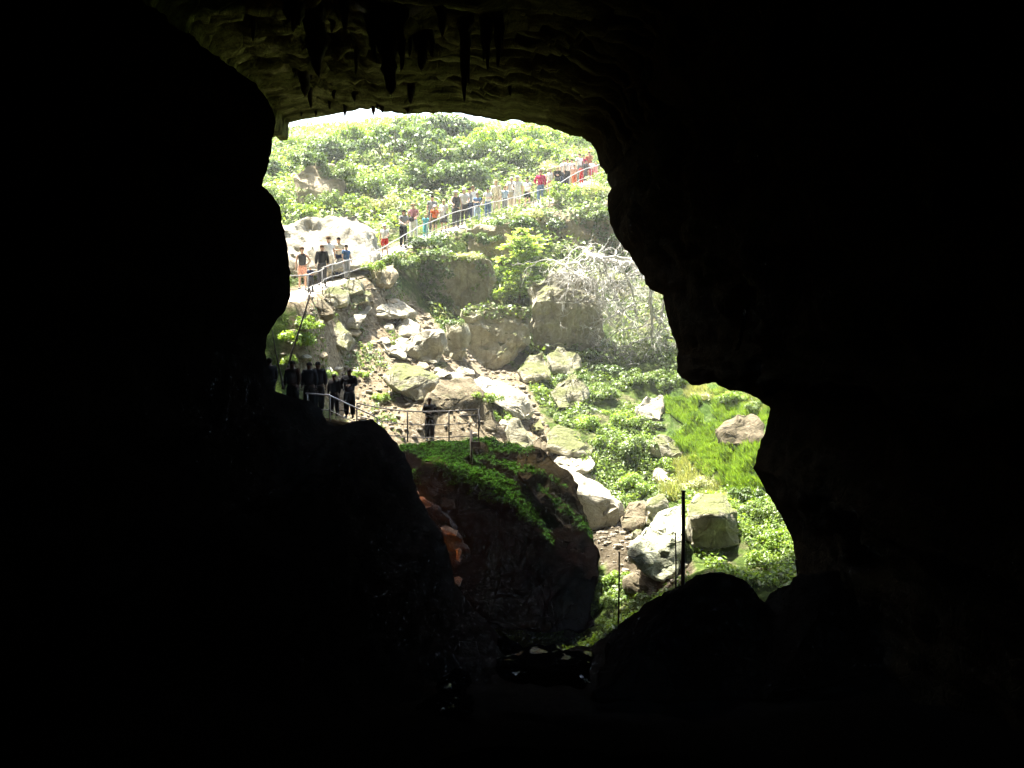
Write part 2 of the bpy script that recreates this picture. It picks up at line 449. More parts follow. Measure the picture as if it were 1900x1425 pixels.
wallr, WV, WF = shell('cave_wall', [ROOF[-3], ROOF[-2], ROOF[-1]] + RIGHT, M['dark'], 6, 1, front=FR, amp=.7)
LEFT = [(150,-400,31),(230,-120,30),(290,-20,29.5),(330,48,29),(365,78,29),(400,104,29),(440,132,29),(470,152,29),(490,176,29),(508,208,29),(512,228,29),(506,258,29),(500,300,29),(486,344,29),(505,362,29),(520,385,29),(525,420,29.2),(534,460,29.5),
        (538,505,29.7),(539,548,30),(530,575,30.2),(512,597,30.5),(496,622,30.8),(492,650,31),(500,700,31.5),(511,726,31.8),(548,739,32),(577,744,32.2),(597,760,32.6),(606,786,33),(630,792,33.2),(655,781,33.3),(690,778,33.4),(716,798,33.4),(748,838,33.2),(764,872,33),
        (772,908,32.5),(796,955,32.2),(822,992,32),(836,1040,31.6),(845,1085,31.3),(880,1130,31),(930,1180,30.5),(1000,1260,30)]
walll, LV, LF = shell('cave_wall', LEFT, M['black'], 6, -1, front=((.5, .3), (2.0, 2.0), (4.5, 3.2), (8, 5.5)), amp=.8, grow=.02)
roofbvh = BVHTree.FromPolygons(RV, RF)

# ------------------------------------------------------------------ rocks from hulls
rock_polys = []
BIG = ('huge rounded', 'square cliff', 'flat faced', 'long shaded cliff', 'short tan cliff')
def rock(label, D, pts, mat='lime', thick=1.2, name='boulder', rough=.12, cat=None, bev=.06, group=None, res=.28, kind=None, seat=False):
    if any(q in label for q in BIG) and seat: pts = [(a, b, c * .45) for a, b, c in pts]
    if any(q in label for q in BIG): rough = .2; bev = .03
    if seat:      # let the foot of the rock stand on the ground
        lo = max(pts, key=lambda q: q[1]); cx = sum(q[0] for q in pts) / len(pts)
        if cx < 850 and not any(q in label for q in BIG) and name != 'stone' and 'outcrop' not in name:
            my = sum(q[1] for q in pts) / len(pts); pts = [(cx + (a - cx) * 1.08, my + (b - my) * 1.05, c) for a, b, c in pts]
        D = hit(.5 * lo[0] + .5 * cx, lo[1] - 3, 31)  .y - .35 + (1.0 if 'broad brown' in label else 0)
    bm = bmesh.new()
    c = Vector((0, 0, 0)); W3 = [P(a, b, D + dd) for a, b, dd in pts]
    for w in W3: c += w
    c /= len(W3)
    for w in W3:
        bm.verts.new(w)
        q = c + (w - c) * .8; q.y += thick; q.z -= thick * .25
        bm.verts.new(q)
    r = bmesh.ops.convex_hull(bm, input=bm.verts)
    gone = [e for e in r['geom_interior'] + r['geom_unused'] if isinstance(e, bmesh.types.BMVert) and e.is_valid]
    bmesh.ops.delete(bm, geom=list(set(gone)), context='VERTS')
    bmesh.ops.dissolve_limit(bm, angle_limit=R(7), verts=bm.verts, edges=bm.edges)
    if bev: bmesh.ops.bevel(bm, geom=list(bm.edges), offset=bev, segments=2, affect='EDGES', profile=.6, clamp_overlap=True)
    bmesh.ops.triangulate(bm, faces=bm.faces)
    for _ in range(6):
        es = [e for e in bm.edges if e.calc_length() > res]
        if not es: break
        bmesh.ops.subdivide_edges(bm, edges=es, cuts=1, use_grid_fill=False)
        bmesh.ops.triangulate(bm, faces=[f for f in bm.faces if len(f.verts) > 3])
    bm.normal_update()
    seed = Vector((hash(label) % 97 * 0 + D, pts[0][0] * .1, pts[0][1] * .1))
    for v in bm.verts:
        p = v.co + seed
        d = rough * 2.0 * fbm(p, .8, 3) + rough * .9 * (abs(fbm(p, 2.3, 4)) - .3) + rough * .35 * fbm(p, 7, 3)
        v.co += v.normal * d
    me = bpy.data.meshes.new(name); bm.to_mesh(me)
    base = Vector((c.x, c.y, min(v.co.z for v in bm.verts)))
    rock_polys.append(([v.co.copy() for v in bm.verts], [tuple(v.index for v in f.verts) for f in bm.faces]))
    bm.free()
    me.transform(Matrix.Translation(-base)); me.polygons.foreach_set('use_smooth', [True] * len(me.polygons)); me.update()
    try: me.set_sharp_from_angle(angle=R(38))
    except Exception: pass
    o = link(name, me, M[mat]); o.location = base
    tag(o, label, cat or name.replace('_', ' '), group, kind)
    return o

ROCKS = [
 ('flat pale slab with a bright level top right of the mossy cave boulder', 39.3, [(1030,866,2.4),(1106,878,2.6),(1150,928,.3),(1062,914,0),(1072,980,-.2),(1140,980,0),(1162,945,1)], 'lime', 1.2, 'rock_slab'),
 ('rounded white boulder resting just above the flat pale slab', 41.2, [(1029,857,.3),(1045,841,1.2),(1085,838,1.4),(1104,855,.8),(1099,872,0),(1070,882,-.1),(1040,875,0)], 'lime', 1.0, 'boulder'),
 ('knobbly grey boulder above the rounded white boulder', 42.6, [(1016,806,.5),(1038,793,1.3),(1078,803,1.4),(1100,825,.6),(1098,845,.2),(1050,845,-.2),(1020,830,0)], 'limeg', 1.0, 'boulder'),
 ('small square grey block at the foot of the long diagonal boulder', 43.3, [(978,782,.4),(1005,776,.6),(1012,796,0),(984,802,0)], 'limeg', .6, 'rock'),
 ('small dark jagged rock left of the knobbly grey boulder', 42.3, [(988,820,.2),(1000,805,.3),(1015,818,.2),(1018,838,0),(990,836,0)], 'brown', .5, 'rock'),
 ('long curved boulder sloping down to the right with a white upper edge', 44.6, [(880,703,1),(905,695,1.3),(940,707,1.3),(975,733,1.0),(999,762,.5),(990,776,0),(962,778,-.4),(925,752,-.5),(886,722,-.2)], 'lime', 1.4, 'boulder'),
 ('broad brown earthy mound right behind the lone figure at the railing', 44.1, [(790,745,0),(818,708,1),(868,700,1.5),(905,738,.8),(925,800,0),(850,815,-.2),(800,795,-.2)], 'brown', 1.6, 'rock_mound'),
 ('boulder with bright peaked top and dark front above the railing', 45.3, [(720,702,.5),(735,679,1.2),(775,682,1.3),(810,700,.9),(795,737,.2),(772,743,-.2),(745,727,-.3),(724,714,-.1)], 'limeg', 1.1, 'boulder'),
 ('blocky boulder with a white cap left of the huge rounded boulder', 47.8, [(746,645,.6),(770,621,1.2),(815,616,1.4),(824,660,.5),(814,674,0),(775,670,-.1),(752,658,0)], 'lime', 1.2, 'boulder'),
 ('thin pale rock lying left of the white capped boulder', 47, [(700,640,.5),(720,634,.9),(752,655,.6),(748,664,0),(722,655,-.1)], 'lime', .7, 'rock'),
 ('low peaked pale rock on the dirt above the white capped boulder', 48.5, [(730,612,.3),(752,593,.8),(776,606,.8),(778,620,.1),(740,622,0)], 'lime', .8, 'rock'),
 ('white topped slab left of the tilted twin slab below the path', 46.4, [(624,582,.7),(648,568,1.6),(688,570,1.5),(674,592,.2),(662,608,0),(632,602,0)], 'lime', .9, 'rock_slab'),
 ('long tilted slab with white top edge below the path', 47.9, [(678,553,.6),(700,543,1.4),(740,560,1.6),(766,578,1.1),(752,588,.2),(715,590,0),(690,575,-.1)], 'lime', 1.0, 'rock_slab'),
 ('grooved grey boulder beside the bright bush at left', 44.8, [(578,605,.3),(600,585,1.1),(632,598,1.2),(650,628,.8),(640,645,0),(605,640,-.2)], 'limeg', 1.1, 'boulder'),
 ('huge rounded boulder with a smooth shaded face below the young tree', 49.2, [(848,612,.4),(860,574,1.0),(890,562,1.5),(940,563,1.7),(988,572,1.4),(978,622,.6),(952,662,.2),(926,686,0),(890,684,-.3),(852,660,-.1),(845,640,0)], 'limeg', 2.4, 'boulder'),
 ('upright block wedged against the left side of the huge rounded boulder', 49.1, [(820,628,.6),(838,604,1),(856,610,.8),(858,668,0),(828,668,0)], 'limeg', 1.2, 'boulder'),
 ('square cliff block draped with ivy and lit on its left edge', 50.6, [(765,482,1.6),(783,476,0),(850,474,0),(900,478,.3),(915,500,.6),(905,572,.4),(860,582,0),(782,580,0),(766,562,1.6)], 'limeg', 2.6, 'rock_block'),
 ('flat faced tan block behind the dead branches right of the huge boulder', 51, [(986,520,.6),(1005,512,1.2),(1060,508,1.6),(1100,520,2),(1120,560,2),(1118,640,.8),(1082,652,0),(1030,654,-.1),(988,648,0),(1000,560,0),(1075,560,0)], 'limeg', 2.2, 'rock_block'),
 ('long shaded cliff band under the right end of the path', 55.2, [(955,418,1.5),(1010,400,1.5),(1120,372,2.2),(1240,380,2),(1250,490,0),(1100,484,0),(960,474,0)], 'tan', 2.2, 'cliff_face'),
 ('short tan cliff with vertical streaks below the middle of the path', 53.4, [(868,428,.8),(900,416,1),(952,412,1),(955,474,0),(872,476,0)], 'tan', 1.6, 'cliff_face'),
 ('large white sunlit outcrop behind the lower left walkers', 51.5, [(520,420,.8),(570,408,1.5),(620,402,2.2),(662,396,2.6),(690,425,2.6),(704,465,2.2),(690,492,.6),(620,498,0),(540,512,-.6),(515,500,-.6)], 'lime', 2.5, 'rock_outcrop'),
 ('bare tan earth outcrop ringed by dark shrubs on the upper left hill', 62, [(545,330,.5),(575,308,1.6),(620,305,1.8),(642,335,1.4),(640,372,.2),(600,385,0),(555,375,0)], 'tan', 2.4, 'rock_outcrop'),
 ('grey boulder under a dark leafy bush right of the shady hollow', 47.3, [(1020,725,.4),(1040,702,1.1),(1080,700,1.2),(1092,730,.8),(1080,756,0),(1035,756,-.1)], 'limeg', 1.2, 'boulder'),
 ('shaded round boulder below the tan block left of its neighbour', 48.9, [(962,690,.3),(975,662,.8),(1005,655,.9),(1025,672,.6),(1018,700,0),(975,708,0)], 'limeg', 1.1, 'boulder'),
 ('shaded flat topped boulder directly under the tan block', 49.2, [(1018,662,.5),(1035,645,1),(1068,655,1),(1080,680,.6),(1055,696,0),(1028,690,0)], 'limeg', 1.1, 'boulder'),
 ('brown mottled boulder half buried in the bright green grass', 43.2, [(1335,800,.3),(1350,776,1),(1395,768,1.2),(1420,790,.8),(1412,828,.1),(1370,838,0),(1342,825,0)], 'brown', 1.2, 'boulder'),
 ('pale stepped rock among shrubs left of the bright green grass', 45.8, [(1180,755,.4),(1200,736,1),(1228,734,1.1),(1234,765,.5),(1225,782,0),(1190,778,0)], 'lime', .9, 'rock'),
 ('big bright leaning slab behind the thick post', 36.2, [(1172,1012,.2),(1198,978,1.1),(1235,945,2.6),(1268,932,3.2),(1272,1000,1.0),(1258,1058,.3),(1228,1080,-.2),(1192,1062,-.4),(1168,1035,-.4)], 'lichen', .9, 'rock_slab'),
 ('large overhanging boulder with a pale cap right of the thick post', 36.9, [(1276,925,.9),(1300,912,1.7),(1346,922,1.9),(1366,948,1.2),(1386,1002,.9),(1372,1014,.3),(1318,1022,0),(1282,1012,0),(1278,960,.1),(1340,955,0)], 'limeg', 1.4, 'boulder'),
 ('lichen covered boulder tucked behind the top of the leaning slab', 38.3, [(1198,940,.2),(1212,915,.9),(1238,912,1),(1244,950,.5),(1225,975,0),(1200,972,0)], 'limeg', .9, 'boulder'),
 ('low shaded rock between the flat pale slab and leaning slab', 38.3, [(1148,955,.3),(1168,935,.9),(1200,930,1),(1205,960,.4),(1180,985,0),(1152,980,0)], 'brown', .9, 'rock'),
 ('small grey stone on the gravel left of the leaning slab', 37, [(1165,1000,0),(1172,985,.2),(1186,984,.3),(1190,996,.1),(1178,1004,0)], 'limeg', .3, 'rock'),
 ('dark rock edged with leaves near the foot of the leaning slab', 33.6, [(1160,1075,.2),(1175,1062,.7),(1205,1080,.8),(1212,1098,.3),(1185,1102,0),(1165,1095,0)], 'brown', .8, 'rock'),
 ('rough rock in the middle of the leafy slope', 42.8, [(1205,815,.2),(1225,802,.7),(1262,822,.8),(1268,842,.3),(1235,850,0),(1210,840,0)], 'limeg', .9, 'rock'),
 ('pale rounded rock above the lichen covered boulder', 41, [(1208,882,.2),(1222,872,.6),(1250,878,.7),(1255,895,.2),(1225,902,0)], 'lime', .7, 'rock'),
 ('brown boulder beside the end of the path railing', 46.6, [(690,512,.2),(704,492,.7),(728,490,.9),(732,512,.5),(722,528,0),(698,530,0)], 'tan', .8, 'rock'),
 ('dark topped wall stone under the blue shirted boy', 46, [(628,528,.2),(645,518,.6),(668,522,.6),(672,538,.2),(650,546,0),(630,542,0)], 'limeg', .6, 'rock'),
 ('broad rough stone at the head of the rubble bank', 45.5, [(595,545,.2),(612,535,.7),(640,545,.7),(645,562,.2),(620,570,0),(598,562,0)], 'limeg', .7, 'rock'),
 ('brown stone low in the rubble bank left of the white topped slab', 45, [(575,570,.2),(590,556,.6),(614,566,.6),(618,582,.1),(596,588,0),(578,584,0)], 'brown', .6, 'rock'),
 ('square stone between the rubble bank and the tilted slab', 46.6, [(645,548,.2),(660,538,.6),(684,545,.6),(686,560,.1),(660,566,0)], 'limeg', .6, 'rock'),
 ('white pebbly boulder at the upper end of the curved boulder', 46.2, [(795,690,.2),(806,680,.5),(828,678,.6),(838,692,.3),(820,700,0),(800,700,0)], 'lime', .5, 'rock'),
 ('small flat white stone between two larger bright boulders', 46.6, [(845,690,.2),(856,682,.5),(882,684,.5),(884,694,.1),(860,698,0)], 'lime', .4, 'rock'),
 ('pale broken rock under the lower end of the curved boulder', 43.2, [(935,800,.3),(955,778,.7),(975,790,.7),(988,825,.2),(965,835,0),(940,820,0)], 'limeg', .9, 'rock'),
]
for r_ in ROCKS: rock(*r_, seat=True)
k = 0
while k < 34:
    a = random.uniform(560, 1010); b_ = random.uniform(545, 800)
    if not inpoly(a, b_, DIRT): continue
    k += 1; w_ = random.uniform(7, 17); hh = w_ * random.uniform(.45, .8)
    rock('small angular pale stone lying loose on the dirt slope below the path', 40, [(a - w_, b_ - hh * .2, .1), (a - w_ * .4, b_ - hh, .4), (a + w_ * .6, b_ - hh * .8, .5), (a + w_, b_, .2), (a + w_ * .3, b_ + hh * .5, 0), (a - w_ * .7, b_ + hh * .4, 0)],
         random.choice(['lime', 'lime', 'limeg', 'tan']), .35, 'stone', .05, 'stone', .03, 'small stones on the dirt slope', .15, seat=True)
# big cave boulders near the mouth
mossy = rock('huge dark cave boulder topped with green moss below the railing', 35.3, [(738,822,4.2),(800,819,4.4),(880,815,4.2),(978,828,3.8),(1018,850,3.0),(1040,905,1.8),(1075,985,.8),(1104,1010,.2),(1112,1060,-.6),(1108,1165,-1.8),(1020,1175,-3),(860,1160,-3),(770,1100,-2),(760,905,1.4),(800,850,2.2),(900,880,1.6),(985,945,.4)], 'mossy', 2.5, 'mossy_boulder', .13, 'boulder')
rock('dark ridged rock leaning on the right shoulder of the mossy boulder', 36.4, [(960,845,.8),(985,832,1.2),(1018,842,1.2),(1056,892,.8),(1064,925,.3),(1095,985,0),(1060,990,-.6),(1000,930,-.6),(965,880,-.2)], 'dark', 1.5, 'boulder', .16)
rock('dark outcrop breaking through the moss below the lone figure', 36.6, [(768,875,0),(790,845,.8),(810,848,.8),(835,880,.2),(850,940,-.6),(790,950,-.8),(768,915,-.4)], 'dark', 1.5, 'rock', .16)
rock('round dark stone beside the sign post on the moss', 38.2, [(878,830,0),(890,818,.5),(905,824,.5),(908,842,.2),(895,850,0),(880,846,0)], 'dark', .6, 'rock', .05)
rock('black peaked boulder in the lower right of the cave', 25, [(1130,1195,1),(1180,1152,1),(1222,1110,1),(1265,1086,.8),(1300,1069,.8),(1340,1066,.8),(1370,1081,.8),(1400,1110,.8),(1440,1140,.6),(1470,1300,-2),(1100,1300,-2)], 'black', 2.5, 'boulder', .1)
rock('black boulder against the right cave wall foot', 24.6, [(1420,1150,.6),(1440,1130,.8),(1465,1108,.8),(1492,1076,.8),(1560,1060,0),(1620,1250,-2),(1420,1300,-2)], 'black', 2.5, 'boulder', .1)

def wetmat(name, c):
    m, nt, b = newmat(name); p = pos(nt)
    n = noise_n(nt, p, 3.5, 6, .6); n2 = noise_n(nt, p, 14, 4, .6)
    b.inputs['Base Color'].default_value = (*c, 1); b.inputs['Roughness'].default_value = .1
    nt.links.new(mathn(nt, 'MULTIPLY', maprange(nt, noise_n(nt, p, 2.2, 3, .6), .6, .68), .3), b.inputs['Specular IOR Level'])
    bump(nt, b, mathn(nt, 'ADD', n, mathn(nt, 'MULTIPLY', n2, .5)), 1.0, .45)
    return m
M['wet'] = wetmat('wet_black_rock', (.001, .001, .001))

# ------------------------------------------------------------------ foliage
def leaf_quads(cent, nrm, size, aspect=.55):
    """diamond leaves; cent (n,3), nrm (n,3)"""
    n = len(cent); nrm = nrm / np.maximum(np.linalg.norm(nrm, axis=1, keepdims=True), 1e-6)
    t = rng.normal(size=(n, 3)); t -= nrm * (t * nrm).sum(1, keepdims=True); t /= np.linalg.norm(t, axis=1, keepdims=True)
    b = np.cross(nrm, t); s = size * rng.uniform(.6, 1.35, (n, 1))
    droop = nrm * s * .25
    return np.stack([cent - t * s, cent + b * s * aspect + droop * .6, cent + t * s - droop, cent - b * s * aspect + droop * .6], 1)

def bush_mesh(name, n, leaf, lumps=9, flat=.75, spread_=.8, aspect=.55, up=.5):
    L = []
    for k in range(lumps):
        a = rng.uniform(0, 2 * math.pi); r = math.sqrt(rng.uniform(0, 1)) * spread_
        c = np.array([r * math.cos(a), r * math.sin(a), rng.uniform(.05, 1.0 - .55 * r) * flat + .08])
        rad = rng.uniform(.14, .42); m = int(n / lumps * (rad / .36) ** 2)
        d = rng.normal(size=(m, 3)); d /= np.linalg.norm(d, axis=1, keepdims=True)
        d[:, 2] = np.where(d[:, 2] < -.3, -d[:, 2], d[:, 2])
        rr = rad * rng.uniform(.55, 1.12, (m, 1))
        ct = c + d * rr * np.array([1, 1, .85])
        nr = d + rng.normal(size=(m, 3)) * .5 + np.array([0, 0, up])
        L.append(leaf_quads(ct, nr, leaf, aspect))
    return quads_mesh(np.concatenate(L), name)

def stem_mesh(h=.7):
    t = TB()
    for k in range(6):
        a = k * 1.05 + random.uniform(-.3, .3); pts = [Vector((0, 0, -.05))]
        for j in range(1, 5):
            rr = .12 * j * random.uniform(.8, 1.2); pts.append(Vector((math.cos(a) * rr, math.sin(a) * rr, h * j / 4.5)))
            if j == 2: t.tube([pts[-1], pts[-1] + Vector((random.uniform(-.2, .2), random.uniform(-.2, .2), .3))], [.012, .004], 4)
        t.tube(pts, [.03, .022, .016, .01, .005], 5)
    return t.mesh()
protos = {}
for st_, (n, leaf, fl, asp, mk) in {'A': (2600, .060, .8, .6, 'ivy'), 'M': (2400, .058, .8, .55, 'mid'), 'B': (2000, .062, .75, .5, 'yel'), 'C': (1600, .10, .5, .16, 'pale')}.items():
    protos[st_] = []
    for k in range(3):
        bmx = bush_mesh('foliage', int(n * (1.15 + .15 * k)), leaf * (1 + .1 * k), 13 + k * 4, fl * (1 - .1 * k), .78 + .1 * k, asp); bmx.materials.append(M[mk])
        sm = stem_mesh(); sm.materials.append(M['bark'])
        protos[st_].append((bmx, sm))

def join_bvh():
    V = list(map(Vector, TV)); Fa = list(TF)
    for v, f in rock_polys:
        b = len(V); V += v; Fa += [tuple(i + b for i in q) for q in f]
    return BVHTree.FromPolygons(V, Fa)
allbvh = join_bvh()
bc = 0
def bush(px, py, rpx, style, label, squash=1.0, group='shrubs on the slope', name='bush', dmin=33):
    """px,py = foot centre in the photo; rpx = half width in photo px"""
    global bc
    if py < 400: px += random.uniform(-12, 12); py += random.uniform(-14, 10); rpx *= random.uniform(.75, 1.3); squash *= random.uniform(.85, 1.35)
    h = hit(px, py, dmin, allbvh); s = rpx / FPX * h.y * (1.3 if py < 345 else 1.08)
    e = empty(name, (h.x, h.y + s * .25, h.z - .1 * s), random.uniform(0, 6.28))
    e.scale = (s, s, s * squash * (1.2 if py < 400 else 1.05))
    fm, sm = protos[style][bc % 3]; bc += 1
    link('foliage', fm, None, e); link('stem', sm, None, e)
    tag(e, label, 'bush', group)
    return e

BUSH = [
 # upper hill, left
 (515,325,34,'A','dark shrub at the left rim of the bare tan outcrop'),
 (560,318,36,'A','dark shrub capping the bare tan outcrop'),
 (612,312,30,'A','dark shrub on the right crest of the bare tan outcrop'),
 (655,350,34,'A','dark shrub hanging down the right side of the tan outcrop'),
 (512,392,36,'M','green shrub below the dark shrub at the left cave edge'),
 (560,402,34,'B','yellow green shrub behind the white outcrop, leftmost'),
 (610,398,30,'M','low green shrub on top of the white outcrop'),
 (660,398,34,'B','yellow green shrub above the right end of the white outcrop'),
 (705,398,36,'C','pale tufted shrub above the red shorts child'),
 (738,412,28,'M','green shrub just left of the straw hat woman'),
 (520,285,24,'B','small yellow green shrub under the hanging rock pendant'),
 (590,262,28,'C','pale shrub on the bleached skyline at left'),
 (655,285,40,'B','bright shrub on the upper hill left of centre'),
 (640,325,30,'M','green shrub between the tan outcrop and the hill thicket'),
 (700,268,38,'B','bright shrub on the skyline below the cave roof'),
 (705,315,44,'A','dark glossy shrub at the left end of the hill thicket'),
 (690,362,40,'M','green shrub at the foot of the hill thicket'),
 (752,262,44,'M','tall green shrub on the skyline, tallest of the middle'),
 (760,310,46,'A','dark glossy shrub in the middle of the hill thicket'),
 (745,360,42,'A','dark glossy shrub above the grey shirted walker'),
 (815,262,46,'A','dark tall shrub on the skyline right of the tallest one'),
 (820,305,44,'M','green shrub under the dark skyline shrub'),
 (800,352,44,'A','dark shrub directly behind the backpack man'),
 (850,340,40,'A','dark shrub behind the two white capped walkers'),
 (872,300,40,'B','bright shrub right of the hill thicket'),
 (900,335,38,'M','green shrub behind the beige clothed walker'),
 (915,290,36,'B','bright shrub below the white gap in the skyline'),
 (950,325,40,'M','green shrub behind the tall white hatted walker'),
 (965,285,40,'B','bright shrub on the right skyline, first of three'),
 (1005,270,34,'B','bright shrub on the right skyline, middle of three'),
 (1040,282,34,'B','bright shrub on the right skyline, last of three'),
 (1000,318,36,'B','vivid green shrub behind the crimson jacket walker'),
 (1035,310,30,'C','pale shrub left of the crowd at the path end'),
 # under the path
 (700,505,26,'B','yellow green shrub where the path railing leaves the rock'),
 (735,498,36,'M','green shrub left of the ivy draped block'),
 (790,462,34,'A','dark shrub below the pink shirted woman'),
 (838,455,40,'A','large dark shrub under the middle of the path railing'),
 (905,455,28,'A','dark shrub on the short tan cliff'),
 (950,428,38,'A','dark shrub above the crown of the young tree'),
 (1012,432,40,'A','dark shrub trailing over the long cliff band'),
 (995,405,34,'C','pale grassy shrub below the crimson jacket walker'),
 (1045,385,36,'B','bright shrub below the crowd at the path end'),
 (1090,375,36,'C','pale grassy shrub near the right cave wall, upper'),
 (1105,410,32,'M','green shrub at the right cave wall above the cliff band'),
 (1140,450,34,'M','green shrub on the right end of the long cliff band'),
 (870,484,30,'C','pale grass tuft on top of the ivy draped block'),
 (1050,500,36,'C','pale sunlit shrub on the ledge right of the young tree'),
 (1120,520,34,'C','pale shrub behind the dead branches on the ledge'),
 # middle
 (835,612,30,'A','dark leafy shrub between the ivy block and the huge boulder'),
 (545,640,40,'B','vivid lime shrub beside the left cave wall, lower of the pair'),
 (562,608,30,'B','vivid lime shrub beside the grooved boulder, upper of the pair'),
 (515,680,30,'B','lime shrub behind the leftmost dark figures'),
 (600,700,22,'B','small lime shrub behind the pair of dark figures'),
 (665,700,16,'B','small lime plant right of the dark figures'),
 (712,745,20,'B','small lime plant on the bank above the railing'),
 (905,745,26,'B','lime plant trailing over the brown mound, upper'),
 (925,778,24,'B','lime plant trailing over the brown mound, lower'),
 (1062,715,32,'A','dark shiny bush crowning the grey boulder'),
 (1085,670,34,'A','dark shrub in the shade under the dead branches'),
 (1130,700,38,'A','dark bramble at the foot of the dead branches'),
 (1185,715,38,'M','green bramble right of the dark bramble'),
 (1232,720,34,'M','green shrub under the right cave lobe'),
 (1110,740,34,'M','green fern like shrub right of the grey boulder'),
 (1105,800,38,'B','lime shrub above the knobbly grey boulder'),
 (1150,790,40,'B','lime shrub in the centre of the leafy slope'),
 (1205,795,28,'M','green shrub below the pale stepped rock'),
 (1130,835,34,'B','lime shrub right of the knobbly grey boulder'),
 (1185,845,38,'M','green shrub left of the rough rock on the leafy slope'),
 (1240,870,30,'B','lime shrub below the rough rock on the leafy slope'),
 (1150,905,38,'B','lime shrub above the corner of the flat pale slab'),
 (1185,915,34,'B','lime shrub between the flat slab and the lichen boulder'),
 (1265,905,34,'C','pale tufted plant behind the top of the thick post'),
 (1310,905,34,'C','pale tufted plant capping the overhanging boulder'),
 (1300,740,30,'C','pale grassy shrub under the cave lobe above the green grass'),
 (1350,745,30,'B','yellow green shrub above the brown mottled boulder'),
 (1395,765,26,'M','green shrub at the cave wall above the brown mottled boulder'),
 (1410,965,36,'M','green shrub right of the overhanging boulder, upper'),
 (1445,1010,38,'B','lime shrub against the right cave wall, middle'),
 (1420,1050,34,'B','lime shrub right of the overhanging boulder, lowest'),
 (1385,925,30,'A','dark shrub in the shade behind the overhanging boulder'),
 (1150,1080,26,'B','lime plant behind the thin left post, upper'),
 (1130,1120,28,'M','green plant left of the thin left post, middle'),
 (1140,1165,30,'B','lime plant at the foot of the thin left post'),
 (1200,1125,28,'M','green plant on the slope behind the black peaked boulder'),
 (1395,1105,36,'B','lime ground plant right behind the black peaked boulder'),
 (1440,1115,36,'B','lime ground plant in the notch between the black boulders'),
 (1465,1085,28,'M','green ground plant at the foot of the right wall post'),
]
for b_ in BUSH:
    nm = {'A': 'dark_shrub', 'M': 'green_shrub', 'B': 'lime_shrub', 'C': 'grass_tussock'}[b_[3]]
    bush(*b_, squash=.95 if b_[3] != 'C' else .8, name=nm)

# ground cover as one loose mass of leaves and blades
def cover(name, label, mat, n, region, leaf, aspect, hmax, group=None, bvh=None, ok=None, ymax=90, lo=33):
    cts = []; nr = []
    tries = 0
    x0, x1, y0, y1 = region
    while len(cts) < n and tries < n * 12:
        tries += 1
        x = random.uniform(x0, x1); y = random.uniform(y0, y1)
        if fbm((x, y, 5), .6, 3) < -.12: continue
        r = (bvh or tbvh).ray_cast(Vector((x, y, 60)), Vector((0, 0, -1)))
        if r[0] is None: continue
        h = r[0]
        if ok:
            p = to_px(h)
            if not ok(p[0], p[1], h): continue
        cts.append((h.x, h.y, h.z + random.uniform(.0, hmax)));
        nn = r[1]; nn = nn if nn.z > 0 else -nn
        nr.append((nn.x + random.gauss(0, .6), nn.y + random.gauss(0, .6), nn.z + random.gauss(0, .3)))
    me = quads_mesh(leaf_quads(np.array(cts), np.array(nr), leaf, aspect), name)
    return tag(link(name, me, M[mat]), label, name.replace('_', ' '), kind='stuff')
def vegok(px, py, h):
    if h.y < 52 and inpoly(px, py, DIRT) : return False
    if inpoly(px, py, LAWN) and h.y < 52: return False
    return path_near(h.x, h.y)[0] > 1.0
cover('sunny_weeds', 'yellow green sunlit weeds over the top of the hill', 'yel', 26000, (-24, 16, 56, 86), .13, .45, .8, ok=vegok)
cover('hillside_weeds', 'mixed low green weeds covering the hill above the path', 'mid', 34000, (-24, 16, 50, 84), .12, .5, .75, ok=vegok)
cover('pale_hill_grass', 'bleached grass between the shrubs of the upper hill', 'pale', 34000, (-24, 16, 50, 88), .2, .14, .6, ok=vegok)
cover('low_leafy_weeds', 'lime green leafy weeds on the lower slope by the right cave wall', 'yel', 30000, (-1, 13, 30.5, 52), .06, .5, .3, ok=lambda a, b, h: vegok(a, b, h) and fbm(h, .7, 3) > -.15)
cover('creeping_weeds', 'darker creeping weeds between the lime weeds of the lower slope', 'mid', 34000, (-1, 13, 30.5, 52), .085, .4, .2, ok=vegok)
def verge(a, b, h):
    d = path_near(h.x, h.y)[0]; return .75 < d < 2.2 and a > 850 and b > path_py(a) - 4
def path_py(a):
    for p, q in zip(PATH[:-1], PATH[1:]):
        if p[0] <= a <= q[0]: return p[1] + (q[1] - p[1]) * (a - p[0]) / (q[0] - p[0])
    return 600
cover('verge_weeds', 'tall pale weeds crowding the near edge of the path', 'yel', 9000, (-4, 14, 55, 72), .09, .35, .55, ok=verge)
cover('verge_grass', 'bleached grass on the near edge of the path', 'pale', 6000, (-4, 14, 55, 72), .16, .14, .5, ok=verge)
cover('bank_weeds', 'sparse weeds on the left bank below the path', 'mid', 5000, (-13, -3, 40, 52), .07, .5, .15, ok=lambda a, b, h: path_near(h.x, h.y)[0] > 1 and fbm(h, .9, 3) > .08)

